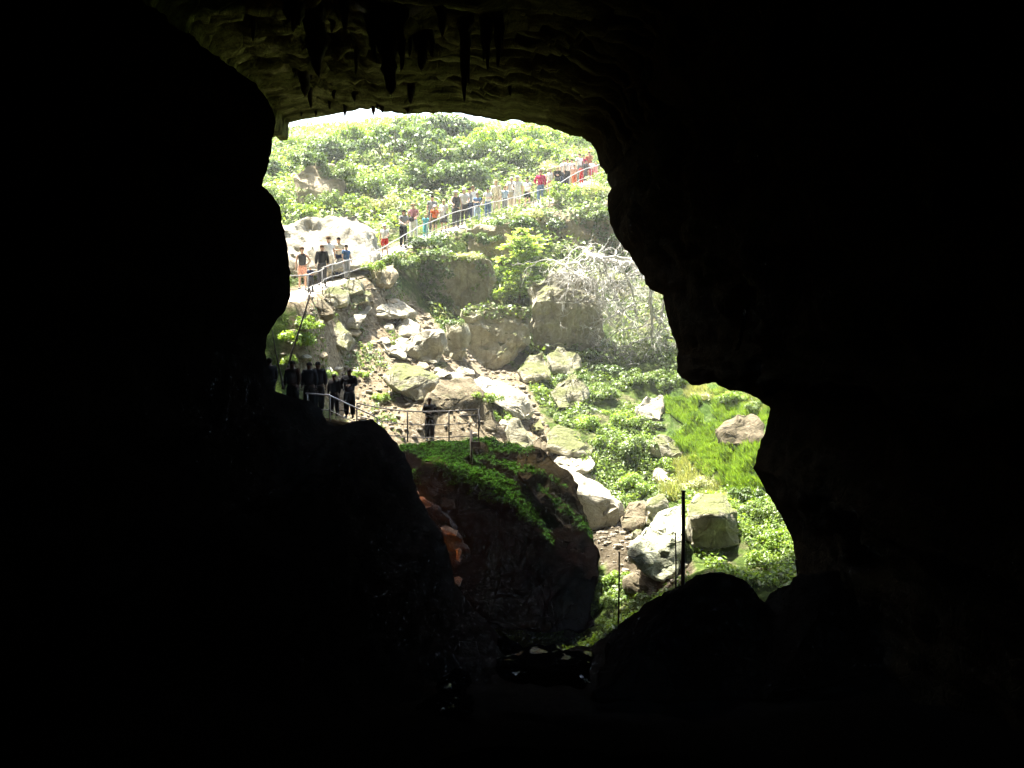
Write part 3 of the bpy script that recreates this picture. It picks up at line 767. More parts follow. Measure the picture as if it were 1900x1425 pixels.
# tall bright grass swathes
def grass(name, label, mat, n, ok, region, L=.45, bvh=None, w=.02, wind=(-.25, .05)):
    Q = []; x0, x1, y0, y1 = region; tries = 0
    while len(Q) < n and tries < n * 12:
        tries += 1
        x = random.uniform(x0, x1); y = random.uniform(y0, y1)
        r = (bvh or tbvh).ray_cast(Vector((x, y, 60)), Vector((0, 0, -1)))
        if r[0] is None: continue
        h = r[0]; p = to_px(h)
        if not ok(p[0], p[1], h): continue
        cl = fbm((x, y, 0), 1.3, 3)
        l = L * random.uniform(.6, 1.2) * (1 + cl * 1.2)
        if l < .05: continue
        a = random.uniform(0, 6.28); wv = Vector((math.cos(a), math.sin(a), 0)) * w
        lean = Vector((wind[0] + random.gauss(0, .25), wind[1] + random.gauss(0, .25), 1)).normalized() * l
        tip = h + lean; tip.z -= l * .12
        Q.append([h - wv, h + wv, tip + wv * .15, tip - wv * .15])
    me = quads_mesh(np.array([[tuple(v) for v in q] for q in Q]), name)
    return tag(link(name, me, M[mat]), label, 'grass', kind='stuff')
grass('tall_grass', 'vivid green windswept grass around the brown mottled boulder', 'grassb', 34000, lambda a, b, h: inpoly(a + 40 * fbm(h, .6), b + 30 * fbm(h, .6), LAWN) and h.y < 52 and fbm(h, .7, 3) > -.22, (4, 14, 36, 50), L=.27, w=.026, wind=(-.5, -.1))
grass('dry_grass', 'pale dry grass between the vivid grass and the boulders', 'pale', 9000, lambda a, b, h: inpoly(a, b, [(1210,860),(1290,850),(1340,890),(1350,930),(1230,930)]) or inpoly(a, b, [(1280,715),(1420,740),(1440,775),(1330,745),(1260,740)]), (3, 14, 36, 50), .3)

# loose stones on dirt
def stones():
    t = TB(); k = 0
    while k < 1300:
        x = random.uniform(-12, 8); y = random.uniform(32, 52); z = gz(x, y); p = to_px((x, y, z))
        if not inpoly(p[0], p[1], DIRT): continue
        k += 1; s = random.choice([.03, .04, .05, .06, .08, .12])
        t.ell((x, y, z + s * .2), (s * random.uniform(.8, 1.6), s * random.uniform(.8, 1.4), s * random.uniform(.5, .9)), 6, 4, jit=.18)
    return t
M['stone'] = rock_mat('loose_stone', (.20, .17, .12), (.42, .37, .29), (.14, .12, .08), .4, scale=3)
tag(stones().build('scree', M['stone'], smooth=False), 'loose stones and gravel scattered over the dirt slope', 'scree', kind='stuff')

# ivy on the block and cliffs, moss on the cave boulder
def surface_leaves(name, label, mat, polys, n, ok, leaf, cat, off=.06, kind=None, aspect=.6, upmin=-2):
    tri = []
    for V, Fa in polys:
        for f in Fa:
            a, b, c = V[f[0]], V[f[1]], V[f[2]]
            nn = (b - a).cross(c - a); ar = nn.length / 2
            if ar < 1e-7: continue
            nn.normalize()
            p = to_px((a + b + c) / 3)
            if nn.z > upmin and nn.dot((a + b + c)) < .3 * (a + b + c).length and ok(p[0], p[1], nn, (a + b + c) / 3): tri.append((a, b, c, nn, ar))
    if not tri: return None
    w = np.array([t[4] for t in tri]); idx = rng.choice(len(tri), n, p=w / w.sum())
    ct = []; nr = []
    for i in idx:
        a, b, c, nn, _ = tri[i]; u, v = sorted((random.random(), random.random()))
        q = a * u + b * (v - u) + c * (1 - v); q = q + nn * random.uniform(0, off)
        ct.append(tuple(q)); nr.append((nn.x + random.gauss(0, .45), nn.y + random.gauss(0, .45), nn.z + random.gauss(0, .45) + .3))
    me = quads_mesh(leaf_quads(np.array(ct), np.array(nr), leaf, aspect), name)
    return tag(link(name, me, M[mat]), label, cat, kind=kind)
idx = {r_[0]: i for i, r_ in enumerate(ROCKS)}
ivyp = [rock_polys[16]]
surface_leaves('ivy', 'dark ivy hanging down the left half of the square cliff block', 'ivy', ivyp, 2600, lambda a, b, n, c: a < 832 + 25 * fbm(c, 1.5) and a > 778 and fbm(c, 1.6, 3) > -.3, .085, 'ivy', .25)
surface_leaves('ivy', 'ivy spilling over the top right corner of the square cliff block', 'mid', ivyp, 900, lambda a, b, n, c: (a > 880 or b < 486) and fbm(c, 1.6, 3) > -.1, .08, 'ivy', .2)
surface_leaves('ivy', 'ivy and creepers straggling across the long shaded cliff band', 'ivy', [rock_polys[18]], 3400, lambda a, b, n, c: fbm(c, .8, 3) > .02 or b < 410, .085, 'ivy', .25)
surface_leaves('creeper', 'creeper on the shaded crown of the huge rounded boulder', 'mid', [rock_polys[14]], 700, lambda a, b, n, c: b < 590 + 15 * fbm(c, 2), .07, 'creeper', .15)
mp = rock_polys[len(ROCKS) + 34:len(ROCKS) + 37]
def segd(a, b, pl):
    best = 1e9
    for (x0, y0, w0), (x1, y1, w1) in zip(pl[:-1], pl[1:]):
        t = max(0, min(1, ((a - x0) * (x1 - x0) + (b - y0) * (y1 - y0)) / ((x1 - x0) ** 2 + (y1 - y0) ** 2)))
        best = min(best, math.hypot(a - x0 - (x1 - x0) * t, b - y0 - (y1 - y0) * t) / (w0 + (w1 - w0) * t))
    return best
MOSSL = [[(738, 822, 14), (800, 835, 22), (880, 828, 20), (975, 822, 14)], [(790, 850, 12), (850, 872, 24), (900, 895, 24), (960, 925, 20), (1000, 975, 10), (1030, 1015, 3)], [(880, 840, 8), (950, 868, 8), (1010, 880, 5), (1050, 905, 4)],
         [(1000, 905, 5), (1050, 945, 8), (1090, 985, 7), (1108, 1005, 4)], [(770, 880, 8), (775, 900, 6)]]
def mossok(a, b, n, c):
    e = fbm(c, 2.2, 4)
    return min(segd(a, b, pl) for pl in MOSSL) < 1 + 1.1 * e
surface_leaves('moss_cover', 'green moss and small ferns over the top of the huge cave boulder', 'mossleaf', mp, 11000, mossok, .042, 'moss', .07, kind='stuff')

# ------------------------------------------------------------------ young tree
def young_tree():
    base = hit(962, 560, 46, allbvh); base = Vector((base.x, base.y - .2, base.z - .1)); D = base.y
    root = empty('young_tree', base)
    tr = TB(); L = []
    top = P(968, 418, D + .6) - base
    tk = [Vector((0, 0, 0)), top * .3 + Vector((.1, 0, 0)), top * .6 + Vector((-.05, 0, 0)), top]
    tr.tube(tk, [.06, .05, .035, .012], 6)
    tips = [(905,500),(915,545),(900,555),(1010,560),(1000,520),(995,470),(1008,455),(1000,440),(935,455),(925,480),(975,425),(950,440),(940,520),(975,500),(960,470),(990,545),(930,560),(965,530),(955,500),(1015,490)]
    for (a, b) in tips:
        t = P(a, b, D + random.uniform(-.6, .6)) - base
        s = tk[0].lerp(top, max(.15, min(.85, (t.z / top.z) * .85)))
        mid = s.lerp(t, .55) + Vector((0, 0, .22))
        tr.tube([s, mid, t], [.02, .012, .004], 4)
        for (p, q) in ((s, mid), (mid, t)):
            for k in range(11):
                c = p.lerp(q, random.random())
                # a compound leaf: leaflets on both sides of a drooping rib
                d = Vector((random.uniform(-1, 1), random.uniform(-1, 1), random.uniform(-.5, .25))).normalized() * random.uniform(.28, .5)
                side = d.cross(Vector((0, 0, 1))).normalized()
                for j in range(7):
                    o = c + d * (j / 6.0)
                    for sg in (-1, 1):
                        L.append((o + side * sg * .06 + Vector((0, 0, random.uniform(-.02, .02))), side * sg))
    ct = np.array([tuple(a) for a, _ in L]); nr = np.tile(np.array([[0, 0, 1.]]), (len(L), 1)) + rng.normal(size=(len(L), 3)) * .35
    me = quads_mesh(leaf_quads(ct, nr, .085, .42), 'crown')
    link('crown', me, M['tree'], root); tr.build('trunk', M['bark'], root)
    tag(root, 'young feathery lime tree growing above the huge rounded boulder', 'tree')
young_tree()

# ------------------------------------------------------------------ dead bleached tree
def dead_tree():
    D = 51.0
    foot = hit(1262, 655, 40); root = empty('dead_tree', foot)
    tr = TB(); tw = TB()
    def w(a, b, dd=0): return P(a, b, D + dd) - foot
    limbs = [([(1262,655),(1258,600),(1240,540),(1215,505),(1170,487)], .10, .07), ([(1170,487),(1130,484),(1100,478),(1084,466)], .07, .045),
             ([(1240,500),(1180,480),(1140,478),(1100,474)], .05, .03), ([(1100,478),(1082,482),(1050,492),(1035,486)], .03, .012), ([(1100,480),(1092,500),(1070,520),(1060,545)], .03, .012),
             ([(1120,482),(1125,510),(1140,540),(1150,560)], .035, .015), ([(1190,495),(1205,530),(1210,580),(1208,625),(1215,650),(1225,665)], .05, .02),
             ([(1208,625),(1190,630),(1165,640),(1140,645)], .025, .01), ([(1150,485),(1165,520),(1180,560),(1175,600)], .04, .015), ([(1240,540),(1225,590),(1238,620),(1220,660)], .04, .015),
             ([(1170,640),(1140,640),(1125,660),(1122,672)], .025, .01), ([(1140,520),(1110,545),(1090,560)], .03, .01), ([(1180,560),(1130,590),(1095,600)], .03, .01), ([(1208,600),(1150,615),(1100,650)], .025, .008)]
    seeds = []
    for i, (pl, r0, r1) in enumerate(limbs):
        pts = [w(a, b, random.uniform(-.4, .4) if 0 < j else (0 if i else 0)) for j, (a, b) in enumerate(pl)]
        sm = []
        for a, b in zip(pts[:-1], pts[1:]):
            for t in (0, .33, .66): sm.append(a.lerp(b, t) + Vector((random.gauss(0, .04), random.gauss(0, .04), random.gauss(0, .04))))
        sm.append(pts[-1]); m = len(sm)
        tr.tube(sm, [1.9 * (r0 + (r1 - r0) * k / (m - 1)) for k in range(m)], 6)
        seeds += sm[(2 if i else 8):]
    def twig(p, d, L, r, depth):
        pts = [p]; n = 6
        for k in range(n):
            d = (d + Vector((random.gauss(0, .38), random.gauss(0, .38), random.gauss(-.10, .33)))).normalized()
            pts.append(pts[-1] + d * L / n)
            if depth > 0 and random.random() < .45: twig(pts[-1], (d + Vector((random.gauss(0, .8), random.gauss(0, .8), random.gauss(-.1, .7)))).normalized(), L * .65, r * .65, depth - 1)
        tw.tube(pts, [r * (1 - .75 * k / n) for k in range(n + 1)], 3, False)
    for s in seeds:
        for _ in range(2):
            twig(s, Vector((random.gauss(-.1, .7), random.gauss(0, .6), random.gauss(-.5, .6))).normalized(), random.uniform(.8, 1.7), .028, 2)
    tr.build('trunk', M['dead'], root); tw.build('twigs', M['dead'], root)
    tag(root, 'bleached leafless tree with tangled drooping branches at the right cave wall', 'dead tree')
dead_tree()

# ------------------------------------------------------------------ stalactites
STAL = [(593,30,144,34),(548,25,60,26),(470,38,78,9),(661,88,140,9),(722,20,176,46),(693,60,100,14),(785,60,132,26),(762,70,108,10),(862,45,190,17),(905,40,132,15),(925,40,128,14),(565,132,180,24),(577,165,202,10),
      (620,168,186,9),(612,190,204,9),(658,172,190,10),(763,160,194,12),(948,160,180,9),(640,196,219,8),(693,198,216,8),(708,196,210,16),(560,208,218,8),(586,206,217,7),(755,203,211,14),(820,20,70,18),(640,5,60,20)]
SL = ['thick tapering stalactite with a bent sharp tip, left of the largest','short blunt stalactite beside the thick bent one, high on the roof','lone slim stalactite highest at the left','slim short stalactite between the two largest','largest ragged stalactite with a split tip at the middle of the roof',
      'stubby stalactite touching the left side of the largest one','broad stepped stalactite right of the largest one','narrow stalactite between the largest and the broad stepped one','long narrow rod shaped stalactite, right of the middle','left one of a close pair of stalactites right of the rod shaped one','right one of a close pair of stalactites right of the rod shaped one',
      'chunky lump like stalactite low on the left of the roof','small pointed stalactite under the chunky low one','little stalactite in the lower left roof band above a smaller stub','tiny stub hanging near the lower left roof rim','small peg right of the little stalactites in the lower roof band','small forked stalactite in the roof band below the broad stepped one','tiny lone peg at the right side of the roof',
      'thorn shaped stub hanging off the roof rim into the light, left of two','curled stub hanging off the roof rim into the light, right of two','wide ragged stub just right of the curled one on the rim','tiny dark knob above the left end of the roof rim','tiny dark knob second from the left end of the rim','low broad bump on the middle of the roof rim','dim stalactite high above the rod shaped one','dim stalactite high between the bent and largest ones']
M['stal'] = rock_mat('stalactite_rock', (.02, .016, .01), (.05, .04, .022), (.012, .012, .006), .5, rough=.8)
for (px, pt, pb, wpx), lab in zip(STAL, SL):
    a, b = ray(px, pt); r = roofbvh.ray_cast(Vector((0, 0, 0)), Vector((a, 1, b)).normalized())
    p = r[0] if r[0] is not None and r[0].y > 10 else P(px, pt, 41)
    tip = P(px, pb, p.y); L = p.z - tip.z + .25; w = wpx / FPX * p.y * .5
    V = []; Fc = []; n = 12
    sub = [(0, 0, L, w * 1.25)]
    for q in range(0 if wpx < 12 else (3 if wpx < 22 else 7)):
        sub.append((random.uniform(-1.3, 1.3) * w, random.uniform(-.8, .8) * w, L * random.uniform(.3, .85), w * random.uniform(.3, .7)))
    for (sx_, sy_, Ls, ws) in sub:
        b0 = len(V); rg = max(6, int(Ls / .09)); ox, oy = px * .37 + sx_ * 5, pt * .11 + sy_ * 7
        for k in range(rg + 1):
            t = k / rg; prof = (1 - t) ** .6 * (1 + .7 * (1 - t) ** 5) * (1 + .45 * fbm((ox, oy, t * Ls * 3), 1, 3)) + .04
            if k == rg: prof = .03
            cx = sx_ + w * .5 * fbm((ox, 3, t * 1.7), 1, 2); cy = sy_
            for j in range(n):
                an = 2 * math.pi * j / n; q = 1 + .5 * fbm((math.cos(an) * 1.3 + ox, math.sin(an) * 1.3, t * Ls * 1.6), 1, 4)
                V.append((cx + math.cos(an) * ws * prof * q, cy + math.sin(an) * ws * prof * q, -t * Ls))
        for k in range(rg):
            for j in range(n): Fc.append((b0 + k * n + j, b0 + k * n + (j + 1) % n, b0 + (k + 1) * n + (j + 1) % n, b0 + (k + 1) * n + j))
        Fc.append(tuple(b0 + rg * n + j for j in range(n)))
    o = link('stalactite', mesh_from(V, Fc), M['stal']); o.location = (p.x, p.y, p.z + .25)
    tag(o, lab, 'stalactite', 'stalactites under the cave roof')

# ------------------------------------------------------------------ railings
def railing(label, tops, heights, posts, mids, mat, r=.025, name='railing', pr=None):
    """tops: 3d points of the top rail"""
    c = tops[0].copy(); root = empty(name, c)
    TB().tube([p - c for p in tops], r, 8).build('handrail', M[mat], root)
    for off in mids: TB().tube([p - c - Vector((0, 0, off)) for p in tops], r * .7, 6).build('mid_rail', M[mat], root)
    for p, h in posts: TB().tube([p - c, p - c - Vector((0, 0, h))], pr or r * .95, 8).build('post', M[mat if mat != 'rail' else 'railpost'], root)
    tag(root, label, 'railing'); return root
M['railpost'] = plain('grey_rail_post', (.22, .21, .19), .5, .3, 6, .4)
# path railing: stands on the near edge of the path
def off_path(i_off=-.95):
    out = []
    for i, p in enumerate(fine):
        t = (fine[min(i + 1, len(fine) - 1)] - fine[max(i - 1, 0)]).normalized(); s = Vector((-t.y, t.x, 0)).normalized()
        q = p - s * abs(i_off)
        out.append(Vector((q.x, q.y, p.z)))
    return out
edge = off_path()
rt = [p + Vector((0, 0, .98 + .015 * math.sin(i * 1.3))) for i, p in enumerate(edge)]
posts = [(rt[i], 1.15) for i in range(3, len(rt), 6)]
railing('long grey pipe railing climbing along the sunny path', rt, 1, posts, (.5,), 'rail', .022)
# lower railing around the platform
def lowrail(pl, label, hs, postpx, mids=(.5,), mat='iron', r=.024):
    tops = [P(*q) for q in pl]
    ps = [(P(a, b, d), h) for a, b, d, h in postpx]
    return railing(label, tops, hs, ps, mids, mat, r, pr=.026)
lowrail([(662,748,39.3),(700,756,39.2),(740,762,39.1),(790,764,39),(833,763,39),(888,760,39)], 'dark iron railing in front of the lone figure above the moss', 1, [(756,763,39.05,1.1),(833,763,39,1.1),(888,760,39,1.15),(662,748,39.3,1.0)], (.47, .93))
lowrail([(700,790,41.2),(760,780,41.5),(840,772,41.7),(890,770,41.5)], 'dark iron railing behind the lone figure', 1, [(722,786,41.3,.9),(890,770,41.5,.9)], (.5,))
lowrail([(567,730,36.5),(610,733,36.3),(650,752,36.0),(690,770,35.8),(700,776,35.6)], 'pale glinting handrail sloping down before the group of dark figures', 1, [(570,730,36.5,1.1),(612,733,36.3,1.1),(662,757,36,1.1),(700,776,35.6,1.0)], (.5,), 'rail')

# posts and wires, lower right
def post(label, a, b, dd, d, r, name='fence_post', mat='post'):
    p0 = P(*a, d); p1 = P(*b, d + dd); base = p1
    root = empty(name, base)
    TB().tube([Vector((0, 0, -.3)), (p0 - base) * .5 + Vector((.01, 0, 0)), p0 - base], [r * 1.05, r, r * .95], 8).build('shaft', M[mat], root)
    t = TB(); t.tube([(p0 - base), (p0 - base) + Vector((0, 0, .03))], [r * 1.25, r * 1.2], 8); t.build('cap', M[mat], root)
    tag(root, label, 'post', 'posts at the cave mouth'); return p0, p1
A0, A1 = post('thick dark post in front of the leaning slab', (1268,912), (1267,1085), 0, 30.5, .055)
B0, B1 = post('short thin post just left of the thick post', (1253,990), (1254,1085), 0, 30.8, .022)
C0, C1 = post('tall thin post standing alone at the left of the leafy gap', (1149,1026), (1147,1165), 0, 30, .024)
D0, D1 = post('thin post against the right cave wall foot', (1477,1040), (1481,1085), 0, 27.2, .024)
def wire(label, pts, r=.006):
    c = pts[0].copy(); o = TB().tube([p - c for p in pts], r, 4).build('wire', M['iron']); o.location = c
    tag(o, label, 'wire', 'fence wires at the cave mouth')
def sag(a, b, s=.06): return [a.lerp(b, t) - Vector((0, 0, s * 4 * t * (1 - t))) for t in np.linspace(0, 1, 9)]
wire('upper wire running right from the thick post to the cave wall', sag(P(1232,957,30.6), P(1268,958,30.5), 0) + sag(P(1268,958,30.5), P(1462,961,29.5), .02)[1:])
wire('barbed strand between the tall thin post and the short thin post', sag(P(1149,1027,30), P(1253,1030,30.8), .12))
wire('lower wire from the short thin post to the right wall post', sag(P(1254,1040,30.8), P(1478,1045,27.2), .06))
# sign post on the moss
h = P(876, 872, 37.8); root = empty('sign_post', h)
TB().tube([Vector((0, 0, -.4)), P(874,798,37.8) - h], [.05, .045], 8).build('shaft', M['post'], root)
TB().box(P(882,824,37.8) - h, (.16, .02, .09), .2).build('sign_board', M['post'], root, False)
tag(root, 'dark post with a small board standing on the mossy boulder', 'sign post')
# short stump post above the railing
h = P(744, 779, 42); root = empty('short_post', h); TB().tube([Vector((0, 0, -.3)), Vector((0, 0, .2)), Vector((.02, 0, .42))], [.12, .11, .1], 8).build('shaft', M['post'], root)
tag(root, 'stubby dark post on the bank just left of the lone figure', 'post')
# thin poles left
def stick(label, pl, r0, r1):
    pts = [P(*q) for q in pl]; c = pts[0].copy(); o = TB().tube([p - c for p in pts], list(np.linspace(r0, r1, len(pts))), 6).build('bare_branch', M['post']); o.location = c
    tag(o, label, 'branch', 'bare branches behind the dark figures')
stick('longer bare branch leaning right behind the dark figures', [(524,722,39),(530,700,39),(541,655,39),(552,622,39),(563,588,39),(577,540,39)], .045, .03)
stick('shorter bare branch leaning left behind the dark figures', [(526,722,38.1),(520,690,38.1),(512,655,38.1),(505,612,38.1)], .035, .018)

# ------------------------------------------------------------------ people
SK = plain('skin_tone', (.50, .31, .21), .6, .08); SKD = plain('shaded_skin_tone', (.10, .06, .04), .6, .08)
HC = {'dark': plain('dark_hair', (.010, .007, .006), .9, spec=.03), 'brown': plain('brown_hair', (.08, .045, .025), .9, spec=.03), 'blond': plain('blond_hair', (.45, .33, .16), .9, spec=.03), 'grey': plain('grey_hair', (.4, .38, .36), .9, spec=.03)}
_cm = {}
def cloth(c):
    if c not in _cm: _cm[c] = plain('cloth_fabric_%d' % len(_cm), c, .95, .3, 9, spec=.04)
    return _cm[c]
CO = {'white': (.8, .8, .8), 'black': (.007, .007, .008), 'grey': (.25, .26, .27), 'dgrey': (.07, .07, .075), 'blue': (.05, .12, .25), 'navy': (.02, .03, .07), 'jeans': (.10, .17, .30), 'red': (.6, .03, .03), 'crimson': (.5, .02, .09), 'orange': (.75, .15, .04),
      'pink': (.75, .32, .38), 'turq': (.12, .5, .55), 'cream': (.68, .6, .45), 'olive': (.12, .12, .05), 'beige': (.5, .42, .3), 'straw': (.55, .42, .22), 'rust': (.4, .13, .06), 'lblue': (.4, .52, .65), 'brown': (.035, .02, .012), 'salmon': (.8, .4, .3)}

def skinmesh(verts, edges, rad, lvl=1, root=0):
    me = bpy.data.meshes.new('body'); me.from_pydata([tuple(v) for v in verts], edges, [])
    ob = bpy.data.objects.new('tmp', me); tmpcol.objects.link(ob)
    md = ob.modifiers.new('s', 'SKIN'); md.use_smooth_shade = True
    for i, r in enumerate(rad):
        sv = me.skin_vertices[0].data[i]; sv.radius = (r, r) if not hasattr(r, '__len__') else r
        sv.use_root = (i == root)
    if lvl: sb = ob.modifiers.new('b', 'SUBSURF'); sb.levels = lvl; sb.render_levels = lvl
    vl = tmpscene.view_layers[0]; vl.update()
    dg = vl.depsgraph; out = bpy.data.meshes.new_from_object(ob.evaluated_get(dg))
    bpy.data.objects.remove(ob); bpy.data.meshes.remove(me)
    out.polygons.foreach_set('use_smooth', [True] * len(out.polygons))
    return out
tmpscene = bpy.data.scenes.new('tmp'); tmpcol = tmpscene.collection

ARM = {  # elbow, wrist for the right arm (mirrored for the left), metres at 1.72 m height
 'down': ((.24, .02, 1.14), (.25, .08, .90)), 'rail': ((.25, .10, 1.16), (.18, .36, 1.06)), 'hip': ((.34, -.02, 1.17), (.20, .08, 1.02)),
 'fold': ((.25, .07, 1.17), (.05, .22, 1.16)), 'point': ((.30, .22, 1.30), (.34, .46, 1.34)), 'face': ((.24, .15, 1.20), (.09, .20, 1.46)), 'bag': ((.26, .0, 1.14), (.30, .06, .90))}
def merge_meshes(ms):
    bm = bmesh.new()
    for m in ms: bm.from_mesh(m)
    o = bpy.data.meshes.new('body'); bm.to_mesh(o); bm.free()
    for m in ms: bpy.data.meshes.remove(m)
    o.polygons.foreach_set('use_smooth', [True] * len(o.polygons)); return o

def person(label, foot, h, facing, top='white', bottom='grey', hair='dark', armR='down', armL='down', sleeve='short', legs='long', hat=None, lean=0.0, stride=.06, group='visitors on the sunny path', dark=False, longhair=False, shoes='dgrey', fat=1.0):
    root = empty('person', foot, facing); s = h / 1.74; k = Matrix.Diagonal((s, s, s, 1))
    V = Vector
    pel = V((0, 0, .94)); wai = V((0, .005, 1.08)); che = V((0, .0 + lean * .4, 1.27)); upc = V((0, lean * .7, 1.40)); nk = V((0, lean + .0, 1.50))
    jaw = V((0, lean * 1.2 + .025, 1.565)); hm = V((0, lean * 1.3 + .02, 1.635)); cr = V((0, lean * 1.35 + .0, 1.695))
    vs = [pel, wai, che, upc, nk, jaw, hm, cr]; rd = [.115 * fat, .10 * fat, .12 * fat, .10, .055, .068, .088, .062]
    ed = [(i, i + 1) for i in range(7)]
    def add(lst, rl, start):
        i0 = start
        for p, r in zip(lst, rl):
            vs.append(V(p)); rd.append(r); ed.append((i0, len(vs) - 1)); i0 = len(vs) - 1
        return i0
    add([hm + V((0, .095, -.012))], [.014], 6)                       # nose
    for sx in (-1, 1): add([hm + V((sx * .09, -.005, -.01))], [.02], 6)   # ears
    arms = []; legsj = []
    for sx, pose in ((1, armR), (-1, armL)):
        e, w = ARM[pose]; e = V((e[0] * sx, e[1] + lean, e[2])); w = V((w[0] * sx, w[1] + lean, w[2])); sh = V((.175 * sx, lean * .8, 1.415))
        d = (w - e).normalized(); pm = w + d * .06
        add([sh, e, w, pm], [.055, .042, .028, .032], 3); arms.append((sh, e, w, d, sx))
    for sx in (-1, 1):
        hp = V((.088 * sx, 0, .88)); kn = V((.10 * sx, .02 + stride * sx * .5, .49)); an = V((.105 * sx, -.02 + stride * sx, .085)); to = V((.12 * sx, .13 + stride * sx, .04))
        add([hp, kn, an, to], [.09 * fat, .056, .04, .032], 0); legsj.append((hp, kn, an, to))
    parts = [skinmesh(vs, ed, rd, 1)]
    t = TB()
    for sh, e, w, d, sx in arms:       # five separate curled fingers
        side = d.cross(V((0, 1, .2))).normalized(); cur = V((-sx * .5, .2, -.2)).normalized()
        for q, (o, ln) in enumerate(((-.024, .062), (-.008, .072), (.008, .068), (.023, .054))):
            b = w + d * .075 + side * o
            t.tube([b, b + d * ln * .5 + cur * .006, b + d * ln * .85 + cur * .024], [.0095, .0085, .006], 5)
        b = w + d * .03 + side * -.03; t.tube([b, b - side * .022 + d * .022, b - side * .026 + d * .045 + cur * .01], [.011, .0095, .007], 5)
    for sx in (-1, 1): t.ell(hm + V((sx * .032, .082, .005)), (.011, .008, .008), 6, 4)
    parts.append(t.mesh()); me = merge_meshes(parts); me.transform(k)
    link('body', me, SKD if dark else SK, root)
    # top
    vs = [pel - V((0, 0, .04)), wai, che, upc]; rd = [.152 * fat, .142 * fat, .156 * fat, .125]; ed = [(0, 1), (1, 2), (2, 3)]
    vs.append(nk - V((0, 0, .045))); rd.append(.075); ed.append((3, 4))
    for sh, e, w, d, sx in arms:
        end = [(sh, .072), (sh.lerp(e, .62), .062)] if sleeve == 'short' else [(sh, .078 * fat), (e, .064 * fat), (w.lerp(e, .1), .048)]
        if sleeve == 'none': end = [(sh - V((.03 * sx, 0, 0)), .06)]
        i0 = 3
        for p, r in end: vs.append(p); rd.append(r); ed.append((i0, len(vs) - 1)); i0 = len(vs) - 1
    me = skinmesh(vs, ed, rd, 1); me.transform(k); link('jacket' if sleeve == 'long' else 'shirt', me, cloth(CO[top]), root)
    # bottoms
    if legs == 'skirt':
        tb = TB(); tb.tube([V((0, 0, 1.0)), V((0, 0, .88)), V((0, 0, .7)), V((0, .01, .5))], [.14, .18, .2, .235], 14); me = tb.mesh(); me.transform(k); link('skirt', me, cloth(CO[bottom]), root)
    else:
        vs = [V((0, 0, 1.08)), pel]; rd = [.135 * fat, .15 * fat]; ed = [(0, 1)]
        for hp, kn, an, to in legsj:
            end = [(hp, .108 * fat), (kn, .078 * fat), (an, .062 * fat)] if legs == 'long' else [(hp, .11 * fat), (hp.lerp(kn, .85), .09)]
            i0 = 1
            for p, r in end: vs.append(p); rd.append(r); ed.append((i0, len(vs) - 1)); i0 = len(vs) - 1
        me = skinmesh(vs, ed, rd, 1); me.transform(k); link('trousers' if legs == 'long' else 'shorts', me, cloth(CO[bottom]), root)
    for hp, kn, an, to in legsj:
        tb = TB(); tb.tube([an + V((0, -.05, -.035)), an + V((0, .02, -.03)), to + V((0, -.03, .0)), to + V((0, .05, -.005))], [.035, .05, .045, .03], 8)
        me = tb.mesh(); me.transform(k); link('shoe', me, cloth(CO[shoes]), root)
    tb = TB(); tb.ell(hm + V((0, -.012, .012)), (.097, .108, .105), 12, 7, cut=-.15)
    if longhair: tb.tube([hm + V((0, -.05, .03)), hm + V((0, -.07, -.08)), hm + V((0, -.07, -.2))], [.09, .08, .05], 10)
    else: tb.tube([hm + V((0, -.03, .02)), hm + V((0, -.045, -.06))], [.085, .06], 10)
    me = tb.mesh(); me.transform(k); link('hair', me, HC[hair], root)
    if hat:
        tb = TB(); tb.ell(hm + V((0, -.01, .03)), (.108, .118, .105), 12, 6, cut=.0)
        if hat[1] == 'brim': tb.tube([hm + V((0, -.01, .035)), hm + V((0, -.01, .045))], [.19, .185], 16)
        else: tb.box(hm + V((0, .13, .035)), (.06, .06, .006))
        me = tb.mesh(); me.transform(k); link('hat', me, cloth(CO[hat[0]]), root)
    tag(root, label, 'person', group)
    return root

PI = math.pi
def onpath(px, head_py, hpx, off=0.0):
    """a standing place on the path whose picture column is px; returns foot, height from photo px height"""
    best = None
    for i in range(len(fine) - 1):
        for t in (0, .25, .5, .75):
            p = fine[i].lerp(fine[i + 1], t); tg = (fine[i + 1] - fine[i]).normalized(); s = Vector((-tg.y, tg.x, 0)).normalized()
            q = p + s * off; x = to_px(q)[0]
            if best is None or abs(x - px) < best[0]: best = (abs(x - px), q)
    q = best[1]; q.z += .05
    foot_py = to_px(q)[1]
    return q, foot_py
def walker(px, head, label, off=0.0, rot=0.0, hmin=1.0, hmax=1.9, **kw):
    q, fp = onpath(px, head, 0, off)
    h = (fp - head) / FPX * q.y
    h = max(hmin, min(hmax, h * 1.04))
    kw.setdefault('fat', random.uniform(1.08, 1.38)); kw.setdefault('stride', random.uniform(.0, .13)); kw.setdefault('lean', random.uniform(0, .07)); rot += random.uniform(-.5, .5)
    face = PI + math.atan2(q.x, q.y) * 0 + rot      # facing the camera (local +y forward)
    return person(label, q, h, face, **kw)
